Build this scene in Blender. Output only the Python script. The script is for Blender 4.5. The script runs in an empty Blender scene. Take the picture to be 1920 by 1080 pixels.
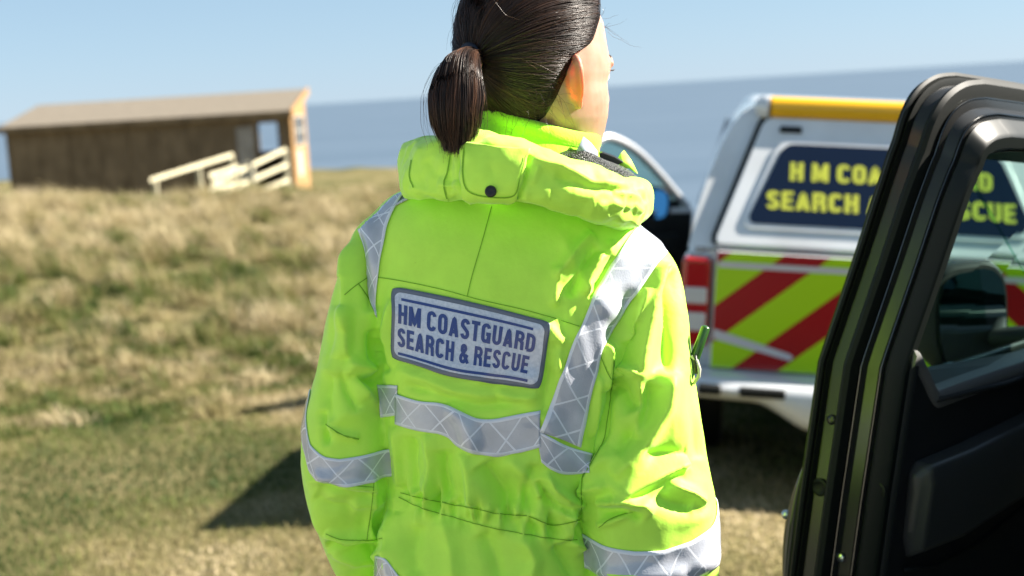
import bpy, bmesh, math, random
import numpy as np
from mathutils import Vector, Matrix
from mathutils.bvhtree import BVHTree
from mathutils import noise as mnoise
R = math.radians
random.seed(7); rng = np.random.default_rng(7)
sc = bpy.context.scene; COL = sc.collection

# ------------------------------------------------------------------ camera
FPX = 2667.0; PITCH = R(7.86); ROLL = R(3.5); EYE = np.array([0.0, 0.0, 1.58])
_F = np.array([0, math.cos(PITCH), -math.sin(PITCH)]); _U = np.array([0, math.sin(PITCH), math.cos(PITCH)]); _R = np.array([1.0, 0, 0])
CX = math.cos(ROLL)*_R - math.sin(ROLL)*_U
CY = math.sin(ROLL)*_R + math.cos(ROLL)*_U
def ray(x, y):
    return _F*FPX + CX*(x-960) + CY*(540-y)
def pt(x, y, Y):
    d = ray(x, y); return EYE + d*(Y/d[1])
def proj(V):
    V = np.asarray(V)-EYE
    z = V@_F
    return np.stack([960+FPX*(V@CX)/z, 540-FPX*(V@CY)/z], -1)
cam = bpy.data.cameras.new('camera'); camo = bpy.data.objects.new('camera', cam); COL.objects.link(camo)
cam.lens = 50.0; cam.sensor_width = 36.0; cam.clip_start = .05; cam.clip_end = 60000
M = Matrix.Identity(4)
for i in range(3):
    M[i][0] = CX[i]; M[i][1] = CY[i]; M[i][2] = -_F[i]; M[i][3] = EYE[i]
camo.matrix_world = M
cam.dof.use_dof = True; cam.dof.focus_distance = 1.97; cam.dof.aperture_fstop = 3.8; cam.dof.aperture_blades = 0
sc.camera = camo

# ------------------------------------------------------------------ light
SUN_EL, SUN_AZ = R(33.5), R(6)          # azimuth measured from +X towards +Y
S = Vector((math.cos(SUN_EL)*math.cos(SUN_AZ), math.cos(SUN_EL)*math.sin(SUN_AZ), math.sin(SUN_EL)))
w = bpy.data.worlds.new('World'); sc.world = w; w.use_nodes = True
nt = w.node_tree; sky = nt.nodes.new('ShaderNodeTexSky'); sky.sky_type = 'NISHITA'; sky.sun_disc = False
sky.sun_elevation = SUN_EL; sky.sun_rotation = R(90)-SUN_AZ; sky.air_density = 1.0; sky.dust_density = 0.0; sky.ozone_density = 3.5
bw = nt.nodes.new('ShaderNodeRGBToBW'); nt.links.new(sky.outputs[0], bw.inputs[0])
blue = nt.nodes.new('ShaderNodeMix'); blue.data_type = 'RGBA'; blue.blend_type = 'MULTIPLY'; blue.inputs[0].default_value = 1; blue.inputs[6].default_value = (.66, .98, 1.32, 1); pw = nt.nodes.new('ShaderNodeMath'); pw.operation = 'POWER'; pw.inputs[1].default_value = .35; nt.links.new(bw.outputs[0], pw.inputs[0])
pm_ = nt.nodes.new('ShaderNodeMath'); pm_.operation = 'MULTIPLY'; pm_.inputs[1].default_value = 2.0; nt.links.new(pw.outputs[0], pm_.inputs[0]); nt.links.new(pm_.outputs[0], blue.inputs[7])
tint = nt.nodes.new('ShaderNodeMix'); tint.data_type = 'RGBA'; tint.inputs[0].default_value = .82
nt.links.new(sky.outputs[0], tint.inputs[6]); nt.links.new(blue.outputs[2], tint.inputs[7]); nt.links.new(tint.outputs[2], nt.nodes['Background'].inputs[0]); nt.nodes['Background'].inputs[1].default_value = 0.041
sl = bpy.data.lights.new('sun', 'SUN'); sl.energy = 4.6; sl.angle = R(.53); sl.color = (1.0, .93, .82)
so = bpy.data.objects.new('sun', sl); COL.objects.link(so); so.rotation_euler = S.to_track_quat('Z', 'Y').to_euler(); so.location = (6, 0, 8)
sc.view_settings.view_transform = 'Standard'; sc.view_settings.look = 'None'; sc.view_settings.gamma = 1; sc.view_settings.exposure = 2.05
try: sc.view_settings.use_curve_mapping = False
except Exception: pass
sc.render.engine = 'CYCLES'; sc.cycles.use_denoising = True; sc.cycles.max_bounces = 8; sc.cycles.transparent_max_bounces = 12

# ------------------------------------------------------------------ materials
def mat(name, base=(.5, .5, .5), rough=.5, metal=0.0, spec=.5, coat=0, coat_r=.05, trans=0, ior=1.45, sheen=0, sss=0, alpha=1):
    m = bpy.data.materials.new(name); m.use_nodes = True
    b = m.node_tree.nodes['Principled BSDF']; I = b.inputs
    I['Base Color'].default_value = (*base, 1); I['Roughness'].default_value = rough; I['Metallic'].default_value = metal
    I['Specular IOR Level'].default_value = spec; I['Coat Weight'].default_value = coat; I['Coat Roughness'].default_value = coat_r
    I['Transmission Weight'].default_value = trans; I['IOR'].default_value = ior; I['Sheen Weight'].default_value = sheen
    I['Alpha'].default_value = alpha
    if sss:
        I['Subsurface Weight'].default_value = sss; I['Subsurface Radius'].default_value = (1, .35, .18); I['Subsurface Scale'].default_value = .012
    return m
def N(m, t, **kw):
    n = m.node_tree.nodes.new(t)
    for k, v in kw.items():
        if k.startswith('i_'): n.inputs[k[2:].replace('_', ' ')].default_value = v
        else: setattr(n, k, v)
    return n
def L(m, a, b): m.node_tree.links.new(a, b)
def B(m): return m.node_tree.nodes['Principled BSDF']
def ramp(m, fac, stops):
    r = N(m, 'ShaderNodeValToRGB'); e = r.color_ramp.elements
    while len(e) < len(stops): e.new(.5)
    for q, (p, c) in zip(e, stops): q.position = p; q.color = (*c, 1)
    L(m, fac, r.inputs[0]); return r.outputs[0]
def vary(m, c1, c2, scale=4, detail=5, lo=.35, hi=.65, coord='Object'):
    tc = N(m, 'ShaderNodeTexCoord'); n = N(m, 'ShaderNodeTexNoise', i_Scale=scale, i_Detail=detail)
    L(m, tc.outputs[coord], n.inputs['Vector'])
    o = ramp(m, n.outputs['Fac'], [(lo, c1), (hi, c2)]); L(m, o, B(m).inputs['Base Color']); return o
def bump(m, scale=200, strength=.2, dist=.002, detail=3, coord='Object'):
    tc = N(m, 'ShaderNodeTexCoord'); n = N(m, 'ShaderNodeTexNoise', i_Scale=scale, i_Detail=detail)
    L(m, tc.outputs[coord], n.inputs['Vector'])
    b = N(m, 'ShaderNodeBump', i_Strength=strength, i_Distance=dist); L(m, n.outputs['Fac'], b.inputs['Height'])
    prev = B(m).inputs['Normal']
    if prev.is_linked: L(m, prev.links[0].from_socket, b.inputs['Normal'])
    L(m, b.outputs[0], prev); return m

# ------------------------------------------------------------------ mesh builder
class MB:
    def __init__(s): s.v = []; s.f = []; s.mi = []; s.uv = None
    def add(s, vs, fs, mi=0):
        o = len(s.v); s.v.extend([tuple(map(float, p)) for p in vs]); s.f.extend([tuple(i+o for i in f) for f in fs]); s.mi.extend([mi]*len(fs)); return s
    def box(s, lo, hi, mi=0):
        x0, y0, z0 = lo; x1, y1, z1 = hi
        return s.add([(x0,y0,z0),(x1,y0,z0),(x1,y1,z0),(x0,y1,z0),(x0,y0,z1),(x1,y0,z1),(x1,y1,z1),(x0,y1,z1)],
                     [(3,2,1,0),(4,5,6,7),(0,1,5,4),(1,2,6,5),(2,3,7,6),(3,0,4,7)], mi)
    def rings(s, rings, close=True, caps=True, mi=0):
        n = len(rings[0]); vs = [p for r in rings for p in r]; fs = []
        for i in range(len(rings)-1):
            for j in range(n if close else n-1):
                k = (j+1) % n; fs.append((i*n+j, i*n+k, (i+1)*n+k, (i+1)*n+j))
        if caps and close:
            fs.append(tuple(range(n))[::-1]); fs.append(tuple((len(rings)-1)*n+j for j in range(n)))
        return s.add(vs, fs, mi)
    def prism(s, poly, vec, mi=0):
        a = [np.array(p, float) for p in poly]; v = np.array(vec, float)
        return s.rings([a, [p+v for p in a]], mi=mi)
    def tube(s, path, rad, n=8, mi=0, caps=True):
        P = [np.array(p, float) for p in path]; rs = rad if hasattr(rad, '__len__') else [rad]*len(P); rg = []; up = None
        for i, p in enumerate(P):
            t = P[min(i+1, len(P)-1)]-P[max(i-1, 0)]; t = t/(np.linalg.norm(t)+1e-12)
            if up is None:
                up = np.array([0, 0, 1.0]) if abs(t[2]) < .9 else np.array([1.0, 0, 0])
            a = up-t*(up@t); a /= np.linalg.norm(a)+1e-12; up = a; b = np.cross(t, a)
            rg.append([p+rs[i]*(math.cos(q)*a+math.sin(q)*b) for q in np.linspace(0, 2*math.pi, n, endpoint=False)])
        return s.rings(rg, caps=caps, mi=mi)
    def cyl(s, a, b, r, n=16, r2=None, mi=0): return s.tube([a, b], [r, r if r2 is None else r2], n, mi)
    def lathe(s, c, axis, prof, n=28, mi=0):
        c = np.array(c, float); ax = np.array(axis, float); ax /= np.linalg.norm(ax)
        a = np.cross(ax, [0, 0, 1.0] if abs(ax[2]) < .9 else [1.0, 0, 0]); a /= np.linalg.norm(a); b = np.cross(ax, a)
        return s.rings([[c+ax*h+r*(math.cos(q)*a+math.sin(q)*b) for q in np.linspace(0, 2*math.pi, n, endpoint=False)] for h, r in prof], mi=mi)
    def ball(s, c, r, n=12, mi=0):
        c = np.array(c, float); r = np.array(r if hasattr(r, '__len__') else (r, r, r), float)
        return s.rings([[c+r*np.array([math.sin(t)*math.cos(q), math.sin(t)*math.sin(q), math.cos(t)]) for q in np.linspace(0, 2*math.pi, 2*n, endpoint=False)] for t in np.linspace(math.pi-.02, .02, n)], mi=mi)
    def grid(s, G, mi=0, uv=True):
        nr, nc = len(G), len(G[0]); return s.add([p for r in G for p in r], [(i*nc+j, i*nc+j+1, (i+1)*nc+j+1, (i+1)*nc+j) for i in range(nr-1) for j in range(nc-1)], mi)
def np_mesh(name, V, F):
    """V (n,3), F (m,k) numpy"""
    me = bpy.data.meshes.new(name); V = np.asarray(V, np.float32); F = np.asarray(F, np.int32); k = F.shape[1]
    me.vertices.add(len(V)); me.vertices.foreach_set('co', V.ravel())
    me.loops.add(F.size); me.loops.foreach_set('vertex_index', F.ravel())
    me.polygons.add(len(F)); me.polygons.foreach_set('loop_start', np.arange(0, F.size, k, dtype=np.int32))
    try: me.polygons.foreach_set('loop_total', np.full(len(F), k, np.int32))
    except Exception: pass
    me.update(calc_edges=True); me.validate(); return me
def link(name, me, mats, parent=None, smooth=True, angle=None):
    o = bpy.data.objects.new(name, me); COL.objects.link(o)
    for m in (mats if isinstance(mats, (list, tuple)) else [mats]): me.materials.append(m)
    if parent is not None:
        o.parent = parent; o.matrix_parent_inverse = WM(parent).inverted() if parent.get('_w') else Matrix.Identity(4)
    if smooth:
        me.polygons.foreach_set('use_smooth', [True]*len(me.polygons))
        if angle:
            try: me.set_sharp_from_angle(angle=R(angle))
            except Exception: pass
    return o
def WM(o):
    m = o.matrix_basis.copy(); p = o.parent
    return m if p is None else WM(p) @ o.matrix_parent_inverse @ m
def obj(name, mb, mats, parent=None, smooth=True, angle=35, bevel=0, seg=2, uvs=None, recalc=True):
    me = bpy.data.meshes.new(name); me.from_pydata(mb.v, [], mb.f); me.update()
    if recalc:
        bm = bmesh.new(); bm.from_mesh(me); bmesh.ops.recalc_face_normals(bm, faces=bm.faces); bm.to_mesh(me); bm.free()
    if len(mb.mi) == len(me.polygons): me.polygons.foreach_set('material_index', mb.mi)
    if uvs is not None:
        l = me.uv_layers.new(name='UVMap'); vi = np.empty(len(me.loops), np.int32); me.loops.foreach_get('vertex_index', vi)
        l.data.foreach_set('uv', np.asarray(uvs, np.float32)[vi].ravel())
    o = link(name, me, mats, parent, smooth, angle)
    if bevel:
        b = o.modifiers.new('bevel', 'BEVEL'); b.width = bevel; b.segments = seg; b.limit_method = 'ANGLE'; b.angle_limit = R(30)
        b.harden_normals = True
    return o
def empty(name, loc=(0, 0, 0), rz=0, parent=None):
    o = bpy.data.objects.new(name, None); COL.objects.link(o); o.location = loc; o.rotation_euler = (0, 0, rz); o.empty_display_size = .2
    if parent is not None: o.parent = parent
    return o
def tag(o, label=None, cat=None, group=None, kind=None):
    if label: o['label'] = label
    if cat: o['category'] = cat
    if group: o['group'] = group
    if kind: o['kind'] = kind
    return o
def remesh(V, F, vox):
    me = bpy.data.meshes.new('tmp'); me.from_pydata([tuple(p) for p in V], [], F); me.update()
    o = bpy.data.objects.new('tmp', me); COL.objects.link(o); m = o.modifiers.new('r', 'REMESH'); m.mode = 'VOXEL'; m.voxel_size = vox; m.adaptivity = 0
    dg = bpy.context.evaluated_depsgraph_get(); dg.update(); e = o.evaluated_get(dg); r = e.to_mesh()
    V2 = np.empty(len(r.vertices)*3, np.float32); r.vertices.foreach_get('co', V2); F2 = np.empty(len(r.polygons)*4, np.int32)
    assert len(r.loops) == len(r.polygons)*4
    r.loops.foreach_get('vertex_index', F2); e.to_mesh_clear(); bpy.data.objects.remove(o); bpy.data.meshes.remove(me)
    return V2.reshape(-1, 3).astype(np.float64), F2.reshape(-1, 4)
def edges_of(F):
    E = np.concatenate([np.stack([F[:, i], F[:, (i+1) % F.shape[1]]], 1) for i in range(F.shape[1])]); E.sort(axis=1)
    return np.unique(E, axis=0)
def lap(V, E, it, wgt=1.0, lam=.5):
    n = len(V); V = V.copy(); wgt = np.broadcast_to(np.asarray(wgt, float), (n,))[:, None]
    deg = np.bincount(E.ravel(), minlength=n)[:, None]
    for _ in range(it):
        A = np.zeros_like(V)
        for c in range(3):
            A[:, c] = np.bincount(E[:, 0], V[E[:, 1], c], n)+np.bincount(E[:, 1], V[E[:, 0], c], n)
        V += lam*wgt*(A/np.maximum(deg, 1)-V)
    return V
def vnormals(V, F):
    a = V[F[:, 2]]-V[F[:, 0]]; b = V[F[:, 3 if F.shape[1] == 4 else 1]]-V[F[:, 1 if F.shape[1] == 4 else 0]]
    n = np.cross(a, b) if F.shape[1] == 4 else np.cross(V[F[:, 1]]-V[F[:, 0]], V[F[:, 2]]-V[F[:, 0]])
    A = np.zeros_like(V)
    for k in range(F.shape[1]):
        for c in range(3): A[:, c] += np.bincount(F[:, k], n[:, c], len(V))
    return A/(np.linalg.norm(A, axis=1, keepdims=True)+1e-12)
def sst(a, b, x):
    t = np.clip((x-a)/(b-a), 0, 1); return t*t*(3-2*t)
# value noise (vectorised) ------------------------------------------------
_perm = rng.permutation(4096); _val = rng.random(4096)
def vnoise(P, scale=1.0, oct=1):
    P = np.asarray(P, float)*scale; out = 0; amp = 1; tot = 0
    for o in range(oct):
        i = np.floor(P).astype(int); f = P-i; f = f*f*(3-2*f); r = 0
        D = P.shape[1]
        for k in range(2**D):
            h = np.zeros(len(P), int); wt = np.ones(len(P))
            for d in range(D):
                b = (k >> d) & 1; h = _perm[(h+i[:, d]+b) & 4095]; wt = wt*(f[:, d] if b else 1-f[:, d])
            r = r+wt*_val[h]
        out = out+amp*r; tot += amp; amp *= .5; P = P*2.03+17.7
    return out/tot
FOLD = 2.3
# folds: strokes drawn along the cloth, raised or sunk along its normal
def folds(V, Nn, strokes, mask):
    px = proj(V); D = np.zeros(len(V))
    for pts, amp, sl, sr, *rest in strokes:
        p = np.array(pts, float); taper = rest[0] if rest else .25
        lo = p.min(0)-3*max(sl, sr); hi = p.max(0)+3*max(sl, sr)
        idx = np.where((px[:, 0] > lo[0]) & (px[:, 0] < hi[0]) & (px[:, 1] > lo[1]) & (px[:, 1] < hi[1]) & (mask > 0))[0]
        if not len(idx): continue
        q = px[idx]; seg = np.linalg.norm(np.diff(p, axis=0), axis=1); cum = np.concatenate([[0], np.cumsum(seg)]); best = np.full(len(q), 1e9); T = np.zeros(len(q)); Sg = np.ones(len(q))
        for i in range(len(p)-1):
            d = p[i+1]-p[i]; l2 = d@d; raw = ((q-p[i])@d)/l2; t = np.clip(raw, 0, 1); dv = q-p[i]-t[:, None]*d; dist = np.linalg.norm(dv, axis=1)
            up = dist < best; best[up] = dist[up]; T[up] = (cum[i]+t[up]*seg[i])/cum[-1]; Sg[up] = np.sign(d[0]*dv[up, 1]-d[1]*dv[up, 0])
        s = np.where(Sg > 0, sr, sl); tp = np.clip(np.minimum(T, 1-T)/max(taper, 1e-3), 0, 1); tp = np.sqrt(tp*(2-tp)); 
        D[idx] += FOLD*amp*.001*np.exp(-(best/s)**1.45)*tp*mask[idx]
    return V+Nn*D[:, None]
# ================================================================== THE SETTING
def ground_z(X, Y):
    X = np.asarray(X, float); Y = np.asarray(Y, float)
    z = -.35*sst(2.5, 5.5, Y)
    hf = 1-sst(-1.8, 3.2, X)
    P = np.stack([X, Y], -1).reshape(-1, 2)
    n1 = vnoise(P, .22, 2).reshape(X.shape)-.5; n2 = vnoise(P+50, 1.1, 2).reshape(X.shape)-.5
    bank = sst(8.8, 20.5, Y)
    crest = .41+.045*np.clip(-X-2.6, -1, 9)
    z = z+hf*bank*(crest+.22*n1)+bank*.22*n2*hf+sst(6, 9, Y)*.05*n2
    z = z-sst(22, 30, Y)*(.55*hf+.2)
    z = z-(1-hf)*4.0*sst(11, 30, Y)
    tl = np.where(X > .6, -.1*(np.clip(X, .6, 3.3)-1.65), .105*sst(-1.8, .6, X))   # the ground falls to the right under the parked truck
    z = z+tl*sst(4.6, 5.8, Y)*(1-sst(11, 16, Y))
    z = z-26*sst(46, 66, Y)
    return z
def gz(x, y): return float(ground_z(np.array([x]), np.array([y]))[0])

mg = mat('turf_soil', rough=.95, spec=.1)
tc = N(mg, 'ShaderNodeTexCoord'); n1 = N(mg, 'ShaderNodeTexNoise', i_Scale=.9, i_Detail=6, i_Roughness=.65); n2 = N(mg, 'ShaderNodeTexNoise', i_Scale=26, i_Detail=4)
L(mg, tc.outputs['Object'], n1.inputs['Vector']); L(mg, tc.outputs['Object'], n2.inputs['Vector'])
c1 = ramp(mg, n1.outputs['Fac'], [(.3, (.09, .10, .035)), (.5, (.19, .165, .075)), (.7, (.28, .23, .12))]); c2 = ramp(mg, n2.outputs['Fac'], [(.3, (.45, .45, .4)), (.7, (1, 1, 1))])
mx = N(mg, 'ShaderNodeMix', data_type='RGBA', blend_type='MULTIPLY'); mx.inputs[0].default_value = 1
sp_ = N(mg, 'ShaderNodeSeparateXYZ'); L(mg, tc.outputs['Object'], sp_.inputs[0]); n3 = N(mg, 'ShaderNodeTexNoise', i_Scale=1.2, i_Detail=5); L(mg, tc.outputs['Object'], n3.inputs['Vector'])
# unseen pale gravel strip, added to bounce light onto the jacket's shaded back
ed_ = N(mg, 'ShaderNodeMath', operation='MULTIPLY_ADD'); ed_.inputs[1].default_value = 1.2; L(mg, n3.outputs['Fac'], ed_.inputs[0]); L(mg, sp_.outputs[1], ed_.inputs[2])
lt_ = N(mg, 'ShaderNodeMath', operation='LESS_THAN'); lt_.inputs[1].default_value = 3.6; L(mg, ed_.outputs[0], lt_.inputs[0])
gv = N(mg, 'ShaderNodeTexVoronoi', i_Scale=55); L(mg, tc.outputs['Object'], gv.inputs['Vector']); gc = ramp(mg, gv.outputs['Distance'], [(.2, (.62, .58, .50)), (.6, (.46, .43, .365))])
gm = N(mg, 'ShaderNodeMix', data_type='RGBA'); L(mg, lt_.outputs[0], gm.inputs[0]); L(mg, c1, gm.inputs[6]); L(mg, gc, gm.inputs[7]); c1 = gm.outputs[2]
L(mg, c1, mx.inputs[6]); L(mg, c2, mx.inputs[7]); L(mg, mx.outputs[2], B(mg).inputs['Base Color'])
bump(mg, 40, .6, .03, 5)
xs = np.concatenate([[-2500, -900, -350, -140, -70], np.linspace(-40, -16, 13)[:-1], np.linspace(-16, 14, 151), np.linspace(14, 40, 14)[1:], [70, 140, 350, 900, 2500]])
ys = np.concatenate([[-2500, -900, -300, -100, -40, -15, -5], np.linspace(0, 26, 131), np.linspace(26, 70, 45)[1:]])
XX, YY = np.meshgrid(xs, ys); ZZ = ground_z(XX, YY); nr, nc = XX.shape
V = np.stack([XX, YY, ZZ], -1).reshape(-1, 3); ii, jj = np.meshgrid(np.arange(nr-1), np.arange(nc-1), indexing='ij'); a = (ii*nc+jj).ravel()
ground = link('ground', np_mesh('ground', V, np.stack([a, a+1, a+nc+1, a+nc], 1)), mg); tag(ground, kind='structure')

ms = mat('sea_water', (.075, .125, .19), rough=.45, spec=.2)
tc = N(ms, 'ShaderNodeTexCoord'); mp = N(ms, 'ShaderNodeMapping'); mp.inputs['Scale'].default_value = (.0035, .02, 1); L(ms, tc.outputs['Object'], mp.inputs[0])
n1 = N(ms, 'ShaderNodeTexNoise', i_Scale=1.0, i_Detail=8, i_Roughness=.6); L(ms, mp.outputs[0], n1.inputs['Vector'])
L(ms, ramp(ms, n1.outputs['Fac'], [(.35, (.074, .108, .150)), (.65, (.098, .135, .182))]), B(ms).inputs['Base Color']); bump(ms, .35, .5, .4, 6)
V = []; sr = [(58, -24), (400, -24), (3000, -24), (45000, -24)]
for d, z in sr:
    for x in (-60000, -8000, -1500, 0, 1500, 8000, 60000): V.append((x, d, z))
F = [(i*7+j, i*7+j+1, (i+1)*7+j+1, (i+1)*7+j) for i in range(3) for j in range(6)]
sea = link('sea', np_mesh('sea', np.array(V), np.array(F)), ms, smooth=False); tag(sea, kind='structure')

# grass: straw-pale tussocks on the bank, short turf in front of it
def blades(name, mats, X, Y, h, wd, lean, tint):
    n = len(X); Z = ground_z(X, Y)-.01; az = rng.random(n)*2*math.pi
    dx = np.cos(az); dy = np.sin(az)
    la = rng.normal(0, 1, n)*.35+lean[:, 0]; lb = rng.normal(0, 1, n)*.35+lean[:, 1]
    base = np.stack([X, Y, Z], 1); side = np.stack([dx, dy, np.zeros(n)], 1)*wd[:, None]/2
    up = np.stack([la*h*.35, lb*h*.35, h*.62], 1); tip = np.stack([la*h, lb*h, h*np.clip(1-.28*(la**2+lb**2), .25, 1)], 1)
    V = np.stack([base-side, base+side, base+up+side*.7, base+up-side*.7, base+tip], 1).reshape(-1, 3)
    k = np.arange(n)*5; F = np.concatenate([np.stack([k, k+1, k+2], 1), np.stack([k, k+2, k+3], 1), np.stack([k+3, k+2, k+4], 1)])
    me = np_mesh(name, V, F); at = me.attributes.new('tint', 'FLOAT', 'POINT'); at.data.foreach_set('value', np.repeat(tint, 5).astype(np.float32))
    return me
mgr = mat('grass_blades', rough=.6, spec=.25)
at = N(mgr, 'ShaderNodeAttribute', attribute_name='tint')
cg = ramp(mgr, at.outputs['Fac'], [(0, (.032, .062, .010)), (.3, (.105, .135, .028)), (.55, (.235, .200, .085)), (.8, (.36, .295, .155)), (1, (.48, .40, .25))])
L(mgr, cg, B(mgr).inputs['Base Color'])
tr = N(mgr, 'ShaderNodeBsdfTranslucent'); L(mgr, cg, tr.inputs['Color']); mxs = N(mgr, 'ShaderNodeMixShader', i_Fac=.35)
L(mgr, B(mgr).outputs[0], mxs.inputs[1]); L(mgr, tr.outputs[0], mxs.inputs[2]); L(mgr, mxs.outputs[0], mgr.node_tree.nodes['Material Output'].inputs[0])
def scatter(n, y0, y1, k=.43, pad=1.0, left=None):
    Y = np.sqrt(rng.random(n)*(y1**2-y0**2)+y0**2); X = (rng.random(n)*2-1)*(Y*k+pad); return X, Y
def P2(X, Y): return np.stack([X, Y], 1)
# tussocks: clumps on the bank
X, Y = scatter(5400, 8.6, 23.5, .42, 3.0); keep = X < 3+.1*Y; X, Y = X[keep], Y[keep]
dry = .55*vnoise(P2(X, Y)+9, .5, 2)+.45*vnoise(P2(X, Y)+19, 2.1, 2)
nb = 56; cxs = np.repeat(X, nb); cys = np.repeat(Y, nb); cd = np.repeat(dry+rng.normal(0, .13, len(X)), nb); ch = np.repeat(rng.uniform(.35, 1.45, len(X))*(.35+.65*sst(8.6, 12.5, Y)), nb)
r = np.abs(rng.normal(0, .075, len(cxs))); th = rng.random(len(cxs))*2*math.pi; ox = r*np.cos(th); oy = r*np.sin(th)
low_ = rng.random(len(X)) < .17; cd = cd-.42*np.repeat(low_, nb); ch = ch*np.where(np.repeat(low_, nb), .62, 1)
h = .25*ch*rng.uniform(.55, 1.2, len(cxs))*(.55+.9*np.clip(cd, .2, .8)); lean = np.stack([ox*7-.35, oy*7-.1], 1)
tint = np.clip((cd-.5)*1.9+.62+rng.normal(0, .12, len(cxs)), 0, 1)
me = blades('tussocks', mgr, cxs+ox, cys+oy, h, rng.uniform(.006, .012, len(cxs)), lean, tint)
tus = link('tussock_grass', me, mgr, smooth=False); tag(tus, 'dry straw coloured tussock grass on the rough bank below the shed', 'grass', kind='stuff')
# short turf
X, Y = scatter(185000, 4.2, 11.5, .42, 1.9); dry = vnoise(P2(X, Y)+31, 1.3, 4); d2 = vnoise(P2(X, Y)+71, .35, 2)
h = rng.uniform(.03, .075, len(X))*(.7+.8*sst(8, 11, Y)); tint = np.clip((dry-.5)*2.4+(d2-.5)*1.4+.34+rng.normal(0, .13, len(X)), 0, 1)
me = blades('turf', mgr, X, Y, h, rng.uniform(.005, .010, len(X)), np.stack([rng.normal(-.2, .5, len(X)), rng.normal(0, .5, len(X))], 1), tint)
tf = link('turf_grass', me, mgr, smooth=False); tag(tf, 'short green and straw turf in front of the bank', 'grass', kind='stuff')
# the crest's taller pale fringe
X = rng.uniform(-13.5, 3.5, 70000); Y = rng.uniform(19.0, 27, 70000); cl = vnoise(P2(X, Y), 1.6, 2); keep = cl > .38; X, Y, cl = X[keep], Y[keep], cl[keep]
h = (.10+.40*(cl-.3))*rng.uniform(.5, 1.1, len(X)); tint = np.clip(.72+rng.normal(0, .13, len(X))+(cl-.5)*.5-.35*sst(0, 2.5, X), 0, 1)
me = blades('fringe', mgr, X, Y, h, rng.uniform(.008, .014, len(X)), np.stack([rng.normal(-.3, .4, len(X)), rng.normal(0, .4, len(X))], 1), tint)
fr = link('fringe_grass', me, mgr, smooth=False); tag(fr, 'tall pale dry grass along the top of the bank', 'grass', kind='stuff')
# ================================================================== THE PERSON
PY = 2.05; GP = gz(0, PY)
person = empty('person', (pt(920, 1080, PY)[0], PY, GP)); person['_w'] = 1
tag(person, 'woman with brown ponytail in bright yellow green hi-vis jacket seen from behind', 'person')

# ---- jacket cloth material
def ridged(m, scale, strength, dist):
    tc = N(m, 'ShaderNodeTexCoord'); n = N(m, 'ShaderNodeTexNoise', i_Scale=scale, i_Detail=3, i_Roughness=.45); n.noise_type = 'RIDGED_MULTIFRACTAL'; n.inputs['Distortion'].default_value = .5
    L(m, tc.outputs['Object'], n.inputs['Vector']); b = N(m, 'ShaderNodeBump', i_Strength=strength, i_Distance=dist); L(m, n.outputs['Fac'], b.inputs['Height'])
    prev = B(m).inputs['Normal']
    if prev.is_linked: L(m, prev.links[0].from_socket, b.inputs['Normal'])
    L(m, b.outputs[0], prev)
def cloth(name, base, rough=.62):
    m = mat(name, base, rough=rough, spec=.35, sheen=.25)
    B(m).inputs['Sheen Roughness'].default_value = .4
    tc = N(m, 'ShaderNodeTexCoord'); n = N(m, 'ShaderNodeTexNoise', i_Scale=14, i_Detail=5, i_Roughness=.6); L(m, tc.outputs['Object'], n.inputs['Vector'])
    d = N(m, 'ShaderNodeTexNoise', i_Scale=55, i_Detail=4, i_Roughness=.7); L(m, tc.outputs['Object'], d.inputs['Vector'])
    c = ramp(m, n.outputs['Fac'], [(.3, tuple(q*.9 for q in base)), (.7, tuple(min(1, q*1.03) for q in base))])
    dirt = ramp(m, d.outputs['Fac'], [(.22, (.62, .66, .5)), (.30, (1, 1, 1))])
    mx = N(m, 'ShaderNodeMix', data_type='RGBA', blend_type='MULTIPLY'); mx.inputs[0].default_value = .55; L(m, c, mx.inputs[6]); L(m, dirt, mx.inputs[7]); L(m, mx.outputs[2], B(m).inputs['Base Color'])
    bump(m, 18, .25, .012, 6); ridged(m, 13, .35, .010); bump(m, 900, .12, .0006, 2); return m
NEON = (.57, .98, .095)
m_cl = cloth('hi_vis_cloth', NEON)
m_seam = mat('seam_thread', (.20, .46, .02), rough=.8); bump(m_seam, 500, .5, .001)

# ---- torso + sleeves, lofted then fused
YAW = math.tan(R(9))
def sring(Lp, Rp, b, Y, n=44, eu=2.5, ev=2.2):
    hw = (Rp[0]-Lp[0])/2/FPX*Y; PL = pt(*Lp, Y+hw*YAW); PR = pt(*Rp, Y-hw*YAW); C = (PL+PR)/2; u = (PR-PL)/2; nb = np.array([-math.sin(R(9)), -math.cos(R(9)), 0])*b
    out = []
    for q in np.linspace(0, 2*math.pi, n, endpoint=False):
        c, s = math.cos(q), math.sin(q); out.append(C+u*np.sign(c)*abs(c)**(2/eu)+nb*np.sign(s)*abs(s)**(2/ev))
    return out
def dense(rows, k=5):
    """Catmull-Rom through rows of numbers"""
    A = np.array(rows, float); out = []
    for i in range(len(A)-1):
        p0, p1, p2, p3 = A[max(i-1, 0)], A[i], A[i+1], A[min(i+2, len(A)-1)]
        for t in np.linspace(0, 1, k, endpoint=False):
            out.append(.5*((2*p1)+(-p0+p2)*t+(2*p0-5*p1+4*p2-p3)*t*t+(-p0+3*p1-3*p2+p3)*t**3))
    out.append(A[-1]); return np.array(out)
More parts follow.
